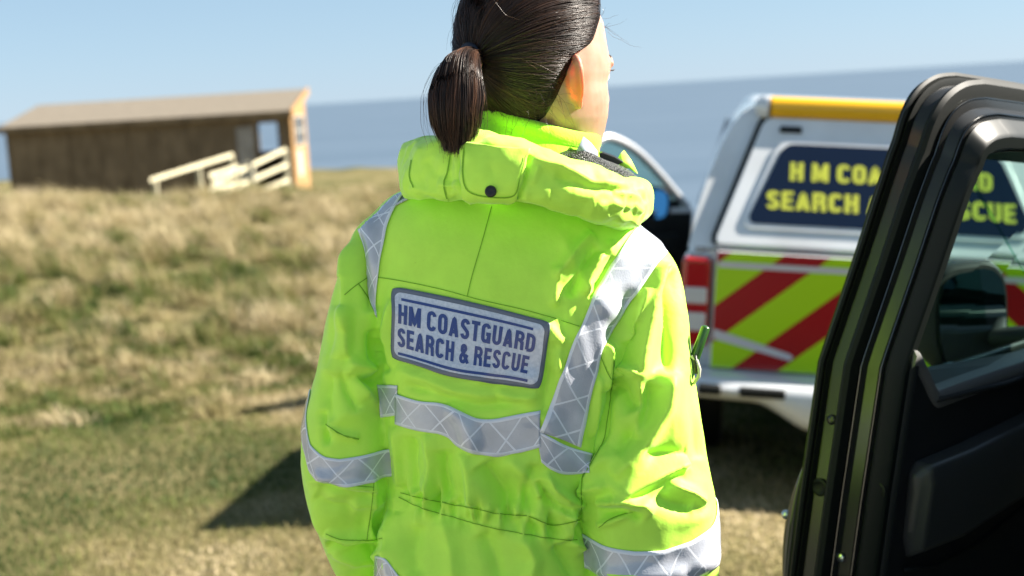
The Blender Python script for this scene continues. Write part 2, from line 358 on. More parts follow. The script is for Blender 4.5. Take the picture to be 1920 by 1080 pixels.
torso = [ # xl yl xr yr halfdepth Y
 (872, 322, 1090, 350, .060, 2.06), (818, 335, 1140, 378, .075, 2.055), (752, 356, 1192, 420, .092, 2.05), (706, 392, 1226, 470, .110, 2.05), (694, 440, 1232, 520, .122, 2.05),
 (694, 520, 1222, 600, .132, 2.05), (700, 620, 1190, 690, .138, 2.05), (709, 720, 1155, 790, .138, 2.05), (724, 820, 1138, 880, .134, 2.05),
 (734, 890, 1124, 955, .126, 2.05), (730, 945, 1124, 1010, .126, 2.05), (714, 1010, 1136, 1075, .138, 2.05), (706, 1090, 1150, 1150, .146, 2.05), (700, 1240, 1165, 1290, .15, 2.05)]
mb = MB(); mb.rings([sring((r[0], r[1]), (r[2], r[3]), r[4], r[5]) for r in dense(torso, 5)])
def tubering(rows, n=36, e=2.3, k=6):
    A = dense(rows, k); rg = []
    for i, (x, y, hw, Y, b) in enumerate(A):
        a, c = A[max(i-1, 0)], A[min(i+1, len(A)-1)]; t = np.array([c[0]-a[0], c[1]-a[1]]); t /= np.linalg.norm(t); nx, ny = -t[1], t[0]
        if nx < 0: nx, ny = -nx, -ny
        C = pt(x, y, Y); u = pt(x+nx*hw, y+ny*hw, Y)-C; v = np.array([0, -1, 0])*b; r = []
        for q in np.linspace(0, 2*math.pi, n, endpoint=False):
            cc, s = math.cos(q), math.sin(q); r.append(C+u*np.sign(cc)*abs(cc)**(2/e)+v*np.sign(s)*abs(s)**(2/e))
        rg.append(r)
    return rg
# x y halfwidth Y halfdepth
slL = [(752, 430, 48, 2.06, .050), (722, 462, 62, 2.06, .066), (694, 530, 62, 2.06, .078), (668, 620, 60, 2.055, .082), (655, 700, 64, 2.05, .084), (651, 790, 85, 2.045, .086), (654, 860, 88, 2.05, .085), (655, 940, 73, 2.07, .080), (668, 1010, 56, 2.11, .072), (682, 1070, 46, 2.16, .064), (692, 1110, 42, 2.20, .058)]
slR = [(1165, 470, 60, 2.03, .060), (1198, 520, 74, 2.03, .074), (1212, 590, 76, 2.025, .082), (1213, 660, 84, 2.02, .086), (1209, 760, 103, 2.01, .092), (1207, 860, 119, 2.005, .098), (1216, 960, 128, 2.00, .100), (1229, 1060, 121, 2.00, .098), (1240, 1150, 108, 2.01, .086), (1246, 1215, 92, 2.02, .074)]
mb.rings(tubering(slL)); mb.rings(tubering(slR))
JV, JF = remesh(mb.v, mb.f, .0034)
JE = edges_of(JF); px = proj(JV)
wsm = .25+.75*(1-sst(455, 600, px[:, 1]-.10*(px[:, 0]-690)))
JV = lap(JV, JE, 36, wsm)
view = EYE-JV; view /= np.linalg.norm(view, axis=1, keepdims=True)
JN = vnormals(JV, JF)
if ((JN*(JV-JV.mean(0))).sum(1)).mean() < 0: JF = JF[:, ::-1]; JN = -JN
fac = sst(.02, .35, (JN*view).sum(1))
px = proj(JV); isL = (px[:, 0] < 735) ; 
ST = [ # points, amplitude mm, sigma left, sigma right (px), taper
 # left sleeve
 ([(668, 424), (676, 470), (690, 530), (700, 585)], -9, 12, 14), ([(656, 425), (650, 480), (648, 560), (646, 620)], 6, 10, 16), ([(640, 520), (628, 600), (612, 690)], -4, 14, 14),
 ([(655, 575), (652, 630), (652, 672)], 9, 6, 26, .35), ([(652, 676), (676, 686), (706, 692)], 8, 9, 18), ([(655, 700), (680, 712), (708, 716)], -8, 10, 8), ([(655, 690), (672, 712), (688, 745)], 6, 7, 10), ([(640, 700), (650, 735), (672, 770)], -6, 9, 9),
 ([(618, 700), (612, 745), (622, 790)], -5, 14, 12), ([(606, 798), (640, 815), (675, 822)], 4, 5, 7), ([(600, 770), (608, 800), (612, 835)], -6, 8, 8), ([(596, 885), (640, 905), (705, 914)], 4, 5, 9), ([(602, 905), (650, 920), (700, 925)], -4, 9, 9),
 ([(612, 998), (650, 1008), (718, 1004)], 6, 7, 9), ([(614, 1018), (660, 1026), (715, 1022)], -7, 9, 8), ([(626, 1036), (670, 1047), (716, 1046)], 6, 7, 9), ([(590, 930), (620, 950), (665, 955)], -5, 15, 14), ([(655, 950), (690, 942), (715, 935)], 4, 9, 9),
 ([(700, 886), (697, 930), (688, 1010)], 3.5, 4, 6), ([(700, 620), (706, 680)], -5, 10, 10),
 # back, right shoulder blade
 ([(1112, 436), (1080, 470), (1040, 520)], 6, 13, 9), ([(1120, 462), (1090, 500), (1066, 556)], -7, 9, 9), ([(1130, 474), (1106, 520), (1098, 552)], 6, 8, 8), ([(1150, 480), (1125, 520), (1108, 560)], -6, 8, 8), ([(1048, 500), (1042, 540), (1040, 575)], 4, 8, 9), ([(1150, 450), (1138, 490), (1118, 530)], 4, 8, 8),
 ([(1045, 640), (1030, 700), (1018, 780)], -5, 12, 12), ([(1020, 600), (1050, 640), (1040, 700)], 4, 12, 10), ([(715, 640), (722, 700)], -5, 10, 10), ([(738, 560), (726, 620), (726, 690)], 5, 9, 9),
 # back, under the patch and above the waist
 ([(745, 690), (800, 712), (860, 735), (930, 745)], 4, 12, 14), ([(760, 720), (840, 745), (900, 762), (985, 755)], -4, 9, 9), ([(930, 735), (965, 748), (1005, 745)], 4, 8, 9), ([(840, 760), (870, 790), (890, 850)], 7, 16, 12, .35),
 ([(770, 820), (765, 870), (772, 925)], -8, 18, 16), ([(800, 815), (806, 870), (800, 935)], 7, 14, 12), ([(832, 845), (828, 890), (838, 940)], -8, 14, 14), ([(868, 850), (878, 900), (884, 945)], 9, 11, 10), ([(905, 868), (930, 910), (952, 955)], -10, 22, 18), ([(950, 860), (985, 890), (1015, 930)], 6, 14, 16), ([(1000, 870), (992, 910), (985, 960)], -6, 14, 12), ([(1022, 884), (1034, 908), (1060, 930), (1086, 946)], 9, 6, 12), ([(1010, 900), (1030, 935), (1060, 955)], -7, 10, 10), ([(1040, 950), (1060, 960), (1085, 965)], 6, 8, 8),
 ([(740, 800), (744, 860), (750, 915)], 5, 9, 9),
 # below the waist
 ([(740, 960), (735, 1010), (730, 1075)], 6, 16, 14), ([(780, 985), (770, 1030), (775, 1080)], -4, 16, 16), ([(830, 975), (845, 1030), (850, 1090)], 5, 18, 16), ([(905, 1000), (930, 1050), (940, 1090)], -5, 18, 18), ([(985, 1005), (1000, 1050), (990, 1090)], 5, 16, 16), ([(1062, 1012), (1076, 1022), (1090, 1030)], 7, 6, 9), ([(1040, 1020), (1060, 1050), (1080, 1085)], -6, 12, 12),
 # right sleeve
 ([(1252, 492), (1230, 560), (1216, 640), (1206, 712)], 11, 9, 20, .2), ([(1262, 505), (1260, 600), (1250, 700)], -10, 20, 24), ([(1186, 548), (1168, 590), (1142, 642)], -10, 11, 11), ([(1215, 540), (1196, 600), (1160, 640)], 6, 8, 8),
 ([(1140, 692), (1170, 690), (1200, 700)], 9, 7, 15), ([(1142, 716), (1172, 730), (1192, 770)], -9, 16, 16), ([(1200, 700), (1204, 760), (1190, 820)], 8, 9, 14), ([(1140, 640), (1134, 680), (1128, 730)], 7, 8, 8), ([(1118, 700), (1112, 760), (1104, 815)], 6, 9, 8), ([(1146, 700), (1140, 780), (1130, 830), (1100, 890)], -5, 6, 6),
 ([(1258, 700), (1246, 770), (1215, 830), (1158, 892)], 10, 16, 16), ([(1222, 720), (1205, 780), (1160, 850)], -9, 20, 18), ([(1300, 868), (1240, 892), (1160, 934)], 8, 8, 20), ([(1295, 850), (1250, 850), (1205, 850)], -5, 14, 11), ([(1285, 885), (1240, 910), (1195, 935)], -3, 10, 13),
 ([(1100, 926), (1122, 916), (1145, 908)], 7, 8, 12), ([(1124, 942), (1170, 936), (1210, 942), (1226, 960)], 10, 6, 12), ([(1126, 958), (1170, 956), (1205, 966)], -8, 9, 9), ([(1122, 985), (1150, 975), (1188, 958)], 5, 5, 7), ([(1230, 930), (1260, 945), (1300, 950)], -5, 10, 12), ([(1255, 905), (1300, 925), (1325, 945)], 6, 9, 10), ([(1103, 880), (1098, 930), (1098, 975)], 5, 8, 8), ([(1300, 700), (1306, 780), (1318, 860)], -3, 12, 12), ([(1150, 850), (1125, 880), (1110, 920)], 5, 10, 10),
 ([(1105, 1062), (1180, 1078), (1260, 1076), (1345, 1050)], 5, 8, 12), ([(1250, 1040), (1290, 1065), (1330, 1095)], -4, 12, 12),
]
JV2 = folds(JV, JN, ST, fac)
# elastic waist: gathered puckers between its two seams
px = proj(JV2); wy = np.interp(px[:, 0], [748, 800, 850, 900, 960, 1000, 1040, 1090], [926, 940, 952, 962, 974, 980, 992, 985]); dy = px[:, 1]-wy
onb = (px[:, 0] > 742) & (px[:, 0] < 1094)
g = np.exp(-(dy/24)**2)*fac*onb; q = vnoise(np.stack([px[:, 0]*.060, px[:, 1]*.018], 1), 1, 2)-.5
g2 = np.exp(-((dy+45)/45)**2)*fac*onb; q2 = vnoise(np.stack([px[:, 0]*.028, px[:, 1]*.008], 1), 1, 2)-.5
JV2 += JN*((-.005*np.exp(-(dy/16)**2)*fac*onb+g*q*.055+g2*q2*.036)[:, None])
# drawn and gathered cloth: ridges that run along the pull, strongest near the seams that pull it
PULL = 1.5
def pull(seed, ang, su, sv, amp, msk, sharp=1.6):
    global JV2
    c, s_ = math.cos(R(ang)), math.sin(R(ang)); u = px[:, 0]*c+px[:, 1]*s_; v = -px[:, 0]*s_+px[:, 1]*c
    wv = vnoise(np.stack([u*.006+seed, v*.006], 1), 1, 2)*60; n_ = vnoise(np.stack([u*sv+seed*3, (v+wv)*su], 1), 1, 1); rd = 1-np.abs(2*n_-1); rd = np.clip(rd, 0, 1)**sharp
    JV2 = JV2+JN*(PULL*amp*(rd-.35)*msk*fac)[:, None]
bx_ = lambda x0, x1, y0, y1, f=40: sst(x0-f, x0+f, px[:, 0])*(1-sst(x1-f, x1+f, px[:, 0]))*sst(y0-f, y0+f, px[:, 1])*(1-sst(y1-f, y1+f, px[:, 1]))
pull(3, 86, .020, .004, .011, bx_(735, 1095, 850, 985, 30)*(.35+.65*np.exp(-(dy/55)**2)))
pull(8, 84, .014, .003, .008, bx_(720, 1095, 985, 1100, 30)*(.3+.7*np.exp(-(np.maximum(dy, 0)/60)**2)))
pull(13, -12, .020, .006, .006, bx_(730, 1020, 690, 790, 25)*.7)
pull(21, 25, .018, .005, .009, bx_(600, 715, 660, 800, 25)); pull(27, -18, .022, .006, .008, bx_(575, 720, 880, 1060, 25))
pull(34, -28, .015, .004, .012, bx_(1090, 1320, 830, 975, 30)); pull(39, 70, .015, .003, .008, bx_(1120, 1300, 560, 820, 35)); pull(44, 60, .014, .004, .007, bx_(1040, 1170, 430, 600, 30)); pull(51, -15, .02, .006, .007, bx_(1110, 1350, 1070, 1200, 20))
pull(58, 78, .02, .004, .005, bx_(640, 700, 440, 660, 20)); pull(63, 75, .022, .004, .006, bx_(1010, 1110, 600, 960, 30))
# overall crumple
q = vnoise(JV2*np.array([9, 9, 6.0]), 1.0, 3)-.5; rq = np.abs(vnoise(JV2*np.array([16, 16, 9.0])+7, 1.0, 2)-.5); calm = np.where((px[:, 0] > 715) & (px[:, 0] < 1060) & (px[:, 1] < 720), .35, 1.0)
JV2 += JN*((q*.014-rq*.012+.001)*calm)[:, None]
JV2 = lap(JV2, JE, 1, 1.0, .35)
BJ = BVHTree.FromPolygons(JV2.tolist(), JF.tolist())
jk = link('jacket', np_mesh('jacket', JV2, JF), m_cl, person)
tag(jk)

# ---- things sewn on the cloth
def on(x, y, off=.0012, bvh=None, Yg=2.0):
    d = Vector(ray(x, y)).normalized(); h = (bvh or BJ).ray_cast(Vector(EYE), d, 4)
    if h[0] is None:
        h = (bvh or BJ).find_nearest(Vector(pt(x, y, Yg)))
    n = h[1]; 
    if n.dot(d) > 0: n = -n
    return np.array(h[0]+n*off)
def poly(pts, ts):
    p = np.array(pts, float); s = np.concatenate([[0], np.cumsum(np.linalg.norm(np.diff(p, axis=0), axis=1))]); s /= s[-1]
    return np.stack([np.interp(ts, s, p[:, i]) for i in range(p.shape[1])], -1)
def smooth_poly(pts, ts):
    return poly(dense(pts, 8), ts)
def solid(o, t):
    m = o.modifiers.new('thick', 'SOLIDIFY'); m.thickness = t; m.offset = -1; return o
m_tape = mat('reflective_tape', (.42, .45, .52), rough=.24, spec=.7, coat=.6, coat_r=.08)
uvn = N(m_tape, 'ShaderNodeUVMap'); sp = N(m_tape, 'ShaderNodeSeparateXYZ'); L(m_tape, uvn.outputs[0], sp.inputs[0])
def mth(m, op, a, b=None, c=None):
    n = N(m, 'ShaderNodeMath', operation=op)
    for i, v in enumerate((a, b, c)):
        if v is None: continue
        if isinstance(v, (int, float)): n.inputs[i].default_value = v
        else: L(m, v, n.inputs[i])
    return n.outputs[0]
def tri(m, e):  # distance to the nearest integer
    return mth(m, 'ABSOLUTE', mth(m, 'SUBTRACT', mth(m, 'FRACT', mth(m, 'ADD', e, .5)), .5))
s1 = tri(m_tape, mth(m_tape, 'ADD', sp.outputs[0], mth(m_tape, 'MULTIPLY', sp.outputs[1], .82))); s2 = tri(m_tape, mth(m_tape, 'SUBTRACT', sp.outputs[0], mth(m_tape, 'MULTIPLY', sp.outputs[1], .82)))
dd = mth(m_tape, 'MINIMUM', s1, s2); ed = mth(m_tape, 'MINIMUM', sp.outputs[1], mth(m_tape, 'SUBTRACT', 1.0, sp.outputs[1]))
line = mth(m_tape, 'MAXIMUM', mth(m_tape, 'LESS_THAN', dd, .030), mth(m_tape, 'LESS_THAN', ed, .10))
tc = N(m_tape, 'ShaderNodeTexCoord'); nz = N(m_tape, 'ShaderNodeTexNoise', i_Scale=22, i_Detail=4); L(m_tape, tc.outputs['Object'], nz.inputs['Vector'])
cell = ramp(m_tape, nz.outputs['Fac'], [(.3, (.36, .38, .43)), (.5, (.43, .45, .51)), (.7, (.54, .56, .61))])
mx = N(m_tape, 'ShaderNodeMix', data_type='RGBA'); L(m_tape, line, mx.inputs[0]); L(m_tape, cell, mx.inputs[6]); mx.inputs[7].default_value = (.70, .72, .78, 1); L(m_tape, mx.outputs[2], B(m_tape).inputs['Base Color'])
L(m_tape, mth(m_tape, 'MULTIPLY_ADD', line, .25, .2), B(m_tape).inputs['Roughness'])
vb = N(m_tape, 'ShaderNodeTexVoronoi', i_Scale=420); L(m_tape, tc.outputs['Object'], vb.inputs['Vector']); bb = N(m_tape, 'ShaderNodeBump', i_Strength=.18, i_Distance=.001); L(m_tape, vb.outputs['Distance'], bb.inputs['Height']); L(m_tape, bb.outputs[0], B(m_tape).inputs['Normal'])
def sm_grid(G, it=2):
    G = np.array(G)
    for _ in range(it):
        H = G.copy(); H[1:-1] += .5*(.5*(G[:-2]+G[2:])-G[1:-1]); G = H
        H = G.copy(); H[:, 1:-1] += .5*(.5*(G[:, :-2]+G[:, 2:])-G[:, 1:-1]); G = H
    return G
def band(name, e0, e1, parent, n=70, mlt=12, off=.0022, cell=.052, mats=None, bvh=None, Yg=2.0, thick=.0014):
    ts = np.linspace(0, 1, n); A = smooth_poly(e0, ts); Bp = smooth_poly(e1, ts); G = []; uv = []
    G = sm_grid([[on(*(A[i]*(1-j/mlt)+Bp[i]*j/mlt), off, bvh, Yg) for j in range(mlt+1)] for i in range(n)])
    s = np.concatenate([[0], np.cumsum(np.linalg.norm(np.diff(G[:, mlt//2], axis=0), axis=1))])
    for i in range(n):
        for j in range(mlt+1): uv.append((s[i]/cell, j/mlt))
    mbb = MB(); mbb.grid(G.tolist()); o = obj(name, mbb, mats or m_tape, parent, angle=None, uvs=uv, recalc=False); return solid(o, thick)
band('reflective_band', [(744, 343), (718, 358), (690, 385), (673, 415), (677, 445), (687, 490), (692, 540), (702, 590)], [(768, 352), (746, 383), (729, 420), (722, 452), (713, 490), (709, 530), (706, 565), (705, 595)], jk)
band('reflective_band', [(1196, 424), (1178, 446), (1150, 490), (1116, 550), (1094, 600), (1070, 652), (1046, 720), (1028, 770), (1012, 808)], [(1256, 470), (1243, 482), (1210, 530), (1178, 575), (1150, 620), (1130, 655), (1117, 710), (1104, 760), (1088, 838)], jk)
band('reflective_band', [(1004, 803), (1030, 818), (1060, 835), (1110, 850)], [(1015, 866), (1036, 882), (1060, 889), (1104, 886)], jk, n=30)
band('reflective_band', [(708, 722), (725, 721), (746, 722)], [(711, 783), (728, 781), (746, 778)], jk, n=14)
band('reflective_band', [(743, 738), (786, 751), (828, 756), (857, 770), (892, 784), (927, 785), (968, 777), (1012, 769)], [(743, 797), (786, 807), (836, 817), (857, 835), (885, 848), (920, 855), (965, 851), (1014, 838)], jk, off=.003)
def ring_band(name, rows, edge0, edge1, parent, n=110, mlt=10, off=.0026, cell=.052, limf=1.13, limb=None):
    """tape all the way round a sleeve: edges given as height over x, the same in front as behind"""
    xL, xR, yc, Y = rows; cx = (xL+xR)/2; hw = (xR-xL)/2; G = []; uv = []
    for i in range(n+1):
        q = -math.pi*1.0+2*math.pi*i/n; x = cx+hw*math.cos(q); y0 = np.interp(x, *zip(*edge0)); y1 = np.interp(x, *zip(*edge1)); row = []
        for j in range(mlt+1):
            y = y0+(y1-y0)*j/mlt; A = pt(cx, y, Y); out = CX*math.cos(q)*.3+np.array([0, -1, 0])*math.sin(q)*.3; h = BJ.ray_cast(Vector(A), Vector(out).normalized(), .3)
            row.append((A, out/.3, h[3] if h[0] is not None else .3))
        G.append(row)
    hm = hw/FPX*Y; qs = -math.pi+2*math.pi*np.arange(n+1)/n; lim = limf/np.sqrt((np.cos(qs)/hm)**2+(np.sin(qs)/(limb or hm))**2); Rr = np.array([[min(c[2], lim[i]) for c in r] for i, r in enumerate(G)]); Rs = Rr.copy()
    for _ in range(4):
        Rs = (np.roll(Rs[:-1], 1, 0)+np.roll(Rs[:-1], -1, 0)+2*Rs[:-1])/4; Rs = np.concatenate([Rs, Rs[:1]]); Rs[:, 1:-1] = (Rs[:, :-2]+Rs[:, 2:]+2*Rs[:, 1:-1])/4; Rs = np.maximum(Rs, Rr)
    G = np.array([[c[0]+c[1]*(Rs[i, j]+off) for j, c in enumerate(r)] for i, r in enumerate(G)])
    s = np.concatenate([[0], np.cumsum(np.linalg.norm(np.diff(G[:, mlt//2], axis=0), axis=1))])
    for i in range(n+1):
        for j in range(mlt+1): uv.append((s[i]/cell, j/mlt))
    mbb = MB(); mbb.grid(G.tolist()); o = obj(name, mbb, m_tape, parent, angle=None, uvs=uv, recalc=True); return solid(o, .0014)
ring_band('reflective_band', (568, 738, 840, 2.05), [(560, 722), (575, 738), (590, 775), (604, 812), (630, 829), (650, 832), (690, 826), (740, 822)], [(555, 770), (569, 790), (594, 835), (602, 862), (625, 879), (660, 881), (700, 878), (740, 873)], jk, limf=1.2, limb=.098)
ring_band('reflective_band', (1090, 1350, 1020, 2.0), [(1085, 980), (1100, 984), (1130, 990), (1180, 993), (1230, 990), (1280, 978), (1320, 960), (1350, 936)], [(1085, 1040), (1107, 1050), (1130, 1061), (1180, 1067), (1240, 1065), (1300, 1050), (1330, 1036), (1356, 1012)], jk)
ring_band('reflective_band', (642, 728, 1090, 2.17), [(640, 1070), (660, 1076), (700, 1073), (730, 1066)], [(640, 1104), (660, 1112), (700, 1110), (730, 1102)], jk, n=60, limf=1.3, limb=.07)
band('reflective_band', [(704, 1042), (722, 1046), (745, 1075), (770, 1098), (860, 1135), (960, 1160), (1080, 1172)], [(704, 1085), (722, 1092), (745, 1128), (770, 1155), (860, 1190), (960, 1212), (1080, 1222)], jk)
def seam(pts, parent=None, wd=2.0, bvh=None, n=None, m=None, off=.0012):
    p = np.array(pts, float); ln = np.linalg.norm(np.diff(p, axis=0), axis=1).sum(); n = n or max(8, int(ln/6)); c = smooth_poly(pts, np.linspace(0, 1, n))
    t = np.gradient(c, axis=0); t /= np.linalg.norm(t, axis=1, keepdims=True)+1e-9; nn = np.stack([-t[:, 1], t[:, 0]], 1)
    return [[on(*(c[i]+nn[i]*k*wd/2), off, bvh) for k in (-1, 1)] for i in range(n)]
def seams(lst, parent, bvh=None, wd=1.7):
    mbb = MB()
    for s_ in lst: mbb.grid(seam(s_, wd=wd, bvh=bvh))
    return obj('seam', mbb, m_seam, parent, angle=None, recalc=False)
for s_ in ([(922, 388), (905, 450), (886, 515), (876, 556)], [(704, 519), (760, 528), (830, 543), (900, 562), (980, 580), (1050, 600), (1086, 612)],
           [(646, 553), (665, 537), (687, 521)], [(671, 531), (690, 560), (706, 594)], [(1152, 660), (1148, 720), (1138, 790), (1130, 830), (1105, 876), (1092, 900), (1090, 965)],
           [(702, 886), (698, 940), (688, 1011)], [(612, 1001), (640, 1012), (688, 1013), (718, 1009)], [(600, 893), (640, 908), (700, 914)], [(610, 795), (640, 815), (672, 823)], [(1123, 988), (1150, 972), (1186, 960)],
           [(751, 924), (800, 936), (850, 946), (890, 953), (940, 964), (990, 967), (1036, 984), (1088, 974)], [(748, 932), (790, 952), (850, 970), (910, 986), (960, 997), (1028, 1009), (1082, 1013)], [(1107, 640), (1120, 655), (1136, 690), (1150, 720)]):
    seams([s_], jk)

# ---- back patch with lettering
TL, TR, BR, BL = map(np.array, ((735., 536.), (1034., 605.), (1011., 732.), (734., 673.)))
def pq(u, v):  # u 0..1 left-right, v 0..1 bottom-top, with a sagging lower edge
    t = TL*(1-u)+TR*u+np.array([0, -4*math.sin(math.pi*u)]); b = BL*(1-u)+BR*u+np.array([0, 16*math.sin(math.pi*min(1, u*1.15))**2*.6]); return b*(1-v)+t*v
m_pe = mat('patch_border', (.12, .14, .19), rough=.35, coat=.3); m_pf = mat('patch_vinyl', (.42, .46, .56), rough=.2, spec=.7, coat=.8, coat_r=.06)
tc = N(m_pf, 'ShaderNodeTexCoord'); nz = N(m_pf, 'ShaderNodeTexNoise', i_Scale=9, i_Detail=3); L(m_pf, tc.outputs['Object'], nz.inputs['Vector']); bb = N(m_pf, 'ShaderNodeBump', i_Strength=.5, i_Distance=.02); L(m_pf, nz.outputs['Fac'], bb.inputs['Height']); L(m_pf, bb.outputs[0], B(m_pf).inputs['Normal'])
n2 = N(m_pf, 'ShaderNodeTexNoise', i_Scale=240, i_Detail=2); L(m_pf, tc.outputs['Object'], n2.inputs['Vector']); L(m_pf, ramp(m_pf, n2.outputs['Fac'], [(.35, (.44, .49, .60)), (.65, (.56, .60, .70))]), B(m_pf).inputs['Base Color'])
def rr(u, v, rx=.045, ry=.11):  # square grid squeezed to a round cornered one
    U, W = 2*u-1, 2*v-1; ax = abs(U); ay = abs(W); sx, sy = 1-2*rx, 1-2*ry
    if ax > sx and ay > sy:
        dx, dy = (ax-sx)/(1-sx), (ay-sy)/(1-sy); m = max(dx, dy); l = math.hypot(dx, dy)+1e-9; k = m/l; ax = sx+dx*k*(1-sx); ay = sy+dy*k*(1-sy)
    return (math.copysign(ax, U)+1)/2, (math.copysign(ay, W)+1)/2
def patch_grid(i0, nu=72, nv=32, off=.003):
    G = []
    for j in range(nv+1):
        row = []
        for i in range(nu+1):
            u, v = rr(i/nu, j/nv); u = i0[0]+(1-2*i0[0])*u; v = i0[1]+(1-2*i0[1])*v; row.append(on(*pq(u, v), off))
        G.append(row)
    return sm_grid(G, 10)
G0 = patch_grid((0, 0)); 
mbb = MB(); mbb.grid(G0.tolist()); back = obj('back_patch', mbb, m_pe, jk, angle=None, recalc=False); solid(back, .002)
back['label'] = 'silver patch with blue lettering'
def G0at(u, v):  # point on the patch sheet
    nu, nv = 72, 32; x = min(max(u*nu, 0), nu-1e-6); y = min(max(v*nv, 0), nv-1e-6); i, j = int(x), int(y); a, b = x-i, y-j
    return (G0[j, i]*(1-a)+G0[j, i+1]*a)*(1-b)+(G0[j+1, i]*(1-a)+G0[j+1, i+1]*a)*b
def G0n(u, v):
    e = .01; a = G0at(min(u+e, 1), v)-G0at(max(u-e, 0), v); b = G0at(u, min(v+e, 1))-G0at(u, max(v-e, 0)); n = np.cross(a, b); n /= np.linalg.norm(n)
    return n if n@(EYE-G0at(u, v)) > 0 else -n
def pf(u, v, off): return G0at(u, v)+G0n(u, v)*off
mbb = MB(); iu, iv = .026, .062
mbb.grid([[pf(iu+(1-2*iu)*rr(i/72, j/32)[0], iv+(1-2*iv)*rr(i/72, j/32)[1], .0008) for i in range(73)] for j in range(33)]); obj('vinyl_face', mbb, m_pf, back, angle=None, recalc=False)
# bold condensed capitals drawn as pen strokes: polylines in a box of the given width, one unit tall
def arc(cx, cy, rx, ry, a0, a1, n=9): return [(cx+rx*math.cos(R(a)), cy+ry*math.sin(R(a))) for a in np.linspace(a0, a1, n)]
def glyphs():
    h = .09; g = {}
    g['H'] = (.50, [[(h, 0), (h, 1)], [(.5-h, 0), (.5-h, 1)], [(h, .52), (.5-h, .52)]])
    g['M'] = (.64, [[(h, 0), (h, 1)], [(.64-h, 0), (.64-h, 1)], [(h*1.05, .97), (.32, .10), (.64-h*1.05, .97)]])
    g['C'] = (.50, [arc(.25, .72, .16, .19, 10, 180)+arc(.25, .28, .16, .19, 180, 350)])
    g['O'] = (.50, [arc(.25, .72, .16, .19, 0, 180)+arc(.25, .28, .16, .19, 180, 360)+[(.41, .72)]])
    g['A'] = (.52, [[(.085, 0), (.26, .97), (.435, 0)], [(.15, .25), (.37, .25)]])
    g['S'] = (.47, [arc(.235, .735, .15, .175, 5, 180)+[(.10, .64), (.36, .38)]+arc(.235, .265, .15, .175, 0, -175)])
    g['T'] = (.46, [[(0, .91), (.46, .91)], [(.23, .0), (.23, .9)]])
    g['G'] = (.51, [arc(.25, .72, .16, .19, 10, 180)+arc(.25, .28, .16, .19, 180, 330)+[(.42, .46), (.26, .46)], [(.425, 0), (.425, .46)]])
    g['U'] = (.50, [[(h, 1), (h, .28)]+arc(.25, .28, .16, .19, 180, 360)+[(.41, 1)]])
    g['R'] = (.51, [[(h, 0), (h, .91), (.25, .91)]+arc(.27, .715, .14, .195, 90, -90)+[(h, .52)], [(.27, .52), (.40, .40), (.425, 0)]])
    g['D'] = (.50, [[(h, .09), (h, .91), (.2, .91)]+arc(.23, .70, .18, .21, 90, 0, 6)+arc(.23, .30, .18, .21, 0, -90, 6)+[(h, .09)]])
    g['E'] = (.44, [[(.43, .91), (h, .91), (h, .09), (.44, .09)], [(h, .51), (.40, .51)]])
    g['N'] = (.52, [[(h, 0), (h, 1)], [(.52-h, 0), (.52-h, 1)], [(h, .96), (.52-h, .04)]])
    g['&'] = (.56, [[(.54, .02), (.15, .66)]+arc(.245, .77, .105, .145, 190, -20)+[(.10, .36)]+arc(.22, .24, .135, .155, 160, 330)+[(.47, .48)]])
    return g
GLY = glyphs(); PEN = .178
def lines_of(txt, gap=.10, space=.24):
    x = 0; words = [[]]
    for ch in txt:
        if ch == ' ': x += space; words.append([]); continue
        w_, st = GLY[ch]; words[-1] += [[(px_+x, py_) for px_, py_ in s_] for s_ in st]; x += w_+gap
    return words, x-gap
def write_on(name, txt, fn, m, parent, pen=PEN):
    """fn(u, v, lift) -> point; u along the whole line 0..1, v 0..1 up the capitals; one part per word"""
    words, W_ = lines_of(txt)
    for wd_ in words:
        mbt = MB()
        for k, s_ in enumerate(wd_):
            p = [s_[0]]
            for a, b in zip(s_[:-1], s_[1:]):
                n = max(1, int(math.dist(a, b)/.12)); p += [(a[0]+(b[0]-a[0])*i/n, a[1]+(b[1]-a[1])*i/n) for i in range(1, n+1)]
            p = np.array([q for i, q in enumerate(p) if i == 0 or math.dist(q, p[i-1]) > 1e-6]); d = np.diff(p, axis=0); d /= np.linalg.norm(d, axis=1, keepdims=True); nn = np.stack([-d[:, 1], d[:, 0]], 1); rows = []
            for i in range(len(p)):
                a = nn[max(i-1, 0)]; b = nn[min(i, len(nn)-1)]; mm = a+b; l = np.linalg.norm(mm); mm = mm/l if l > 1e-6 else a; o = mm*min(1/max(.35, mm@a), 2.2)*pen/2
                rows.append([fn((p[i][0]+s2*o[0])/W_, min(max(p[i][1]+s2*o[1], 0), 1), k % 4) for s2 in (1, -1)])
            mbt.grid(rows)
        obj(name, mbt, m, parent, smooth=False, recalc=False)
m_ink = mat('blue_ink', (.005, .032, .20), rough=.3, coat=.5, coat_r=.08)
for txt, (u0, u1, v0, v1) in (('HM COASTGUARD', (.050, .925, .515, .775)), ('SEARCH & RESCUE', (.050, .905, .20, .455))):
    write_on('lettering', txt, lambda x, y, k: pf(u0+(u1-u0)*x, v0+(v1-v0)*y, .0014+.00012*k), m_ink, back, .185)
for v0, ua, ub in ((.845, .07, .90), (.105, .055, .915)):
    mbb = MB(); mbb.grid([[pf(ua+(ub-ua)*i/60, v0+d, .0015) for i in range(61)] for d in (-.018, .018)]); obj('rule', mbb, m_ink, back, angle=None, recalc=False)
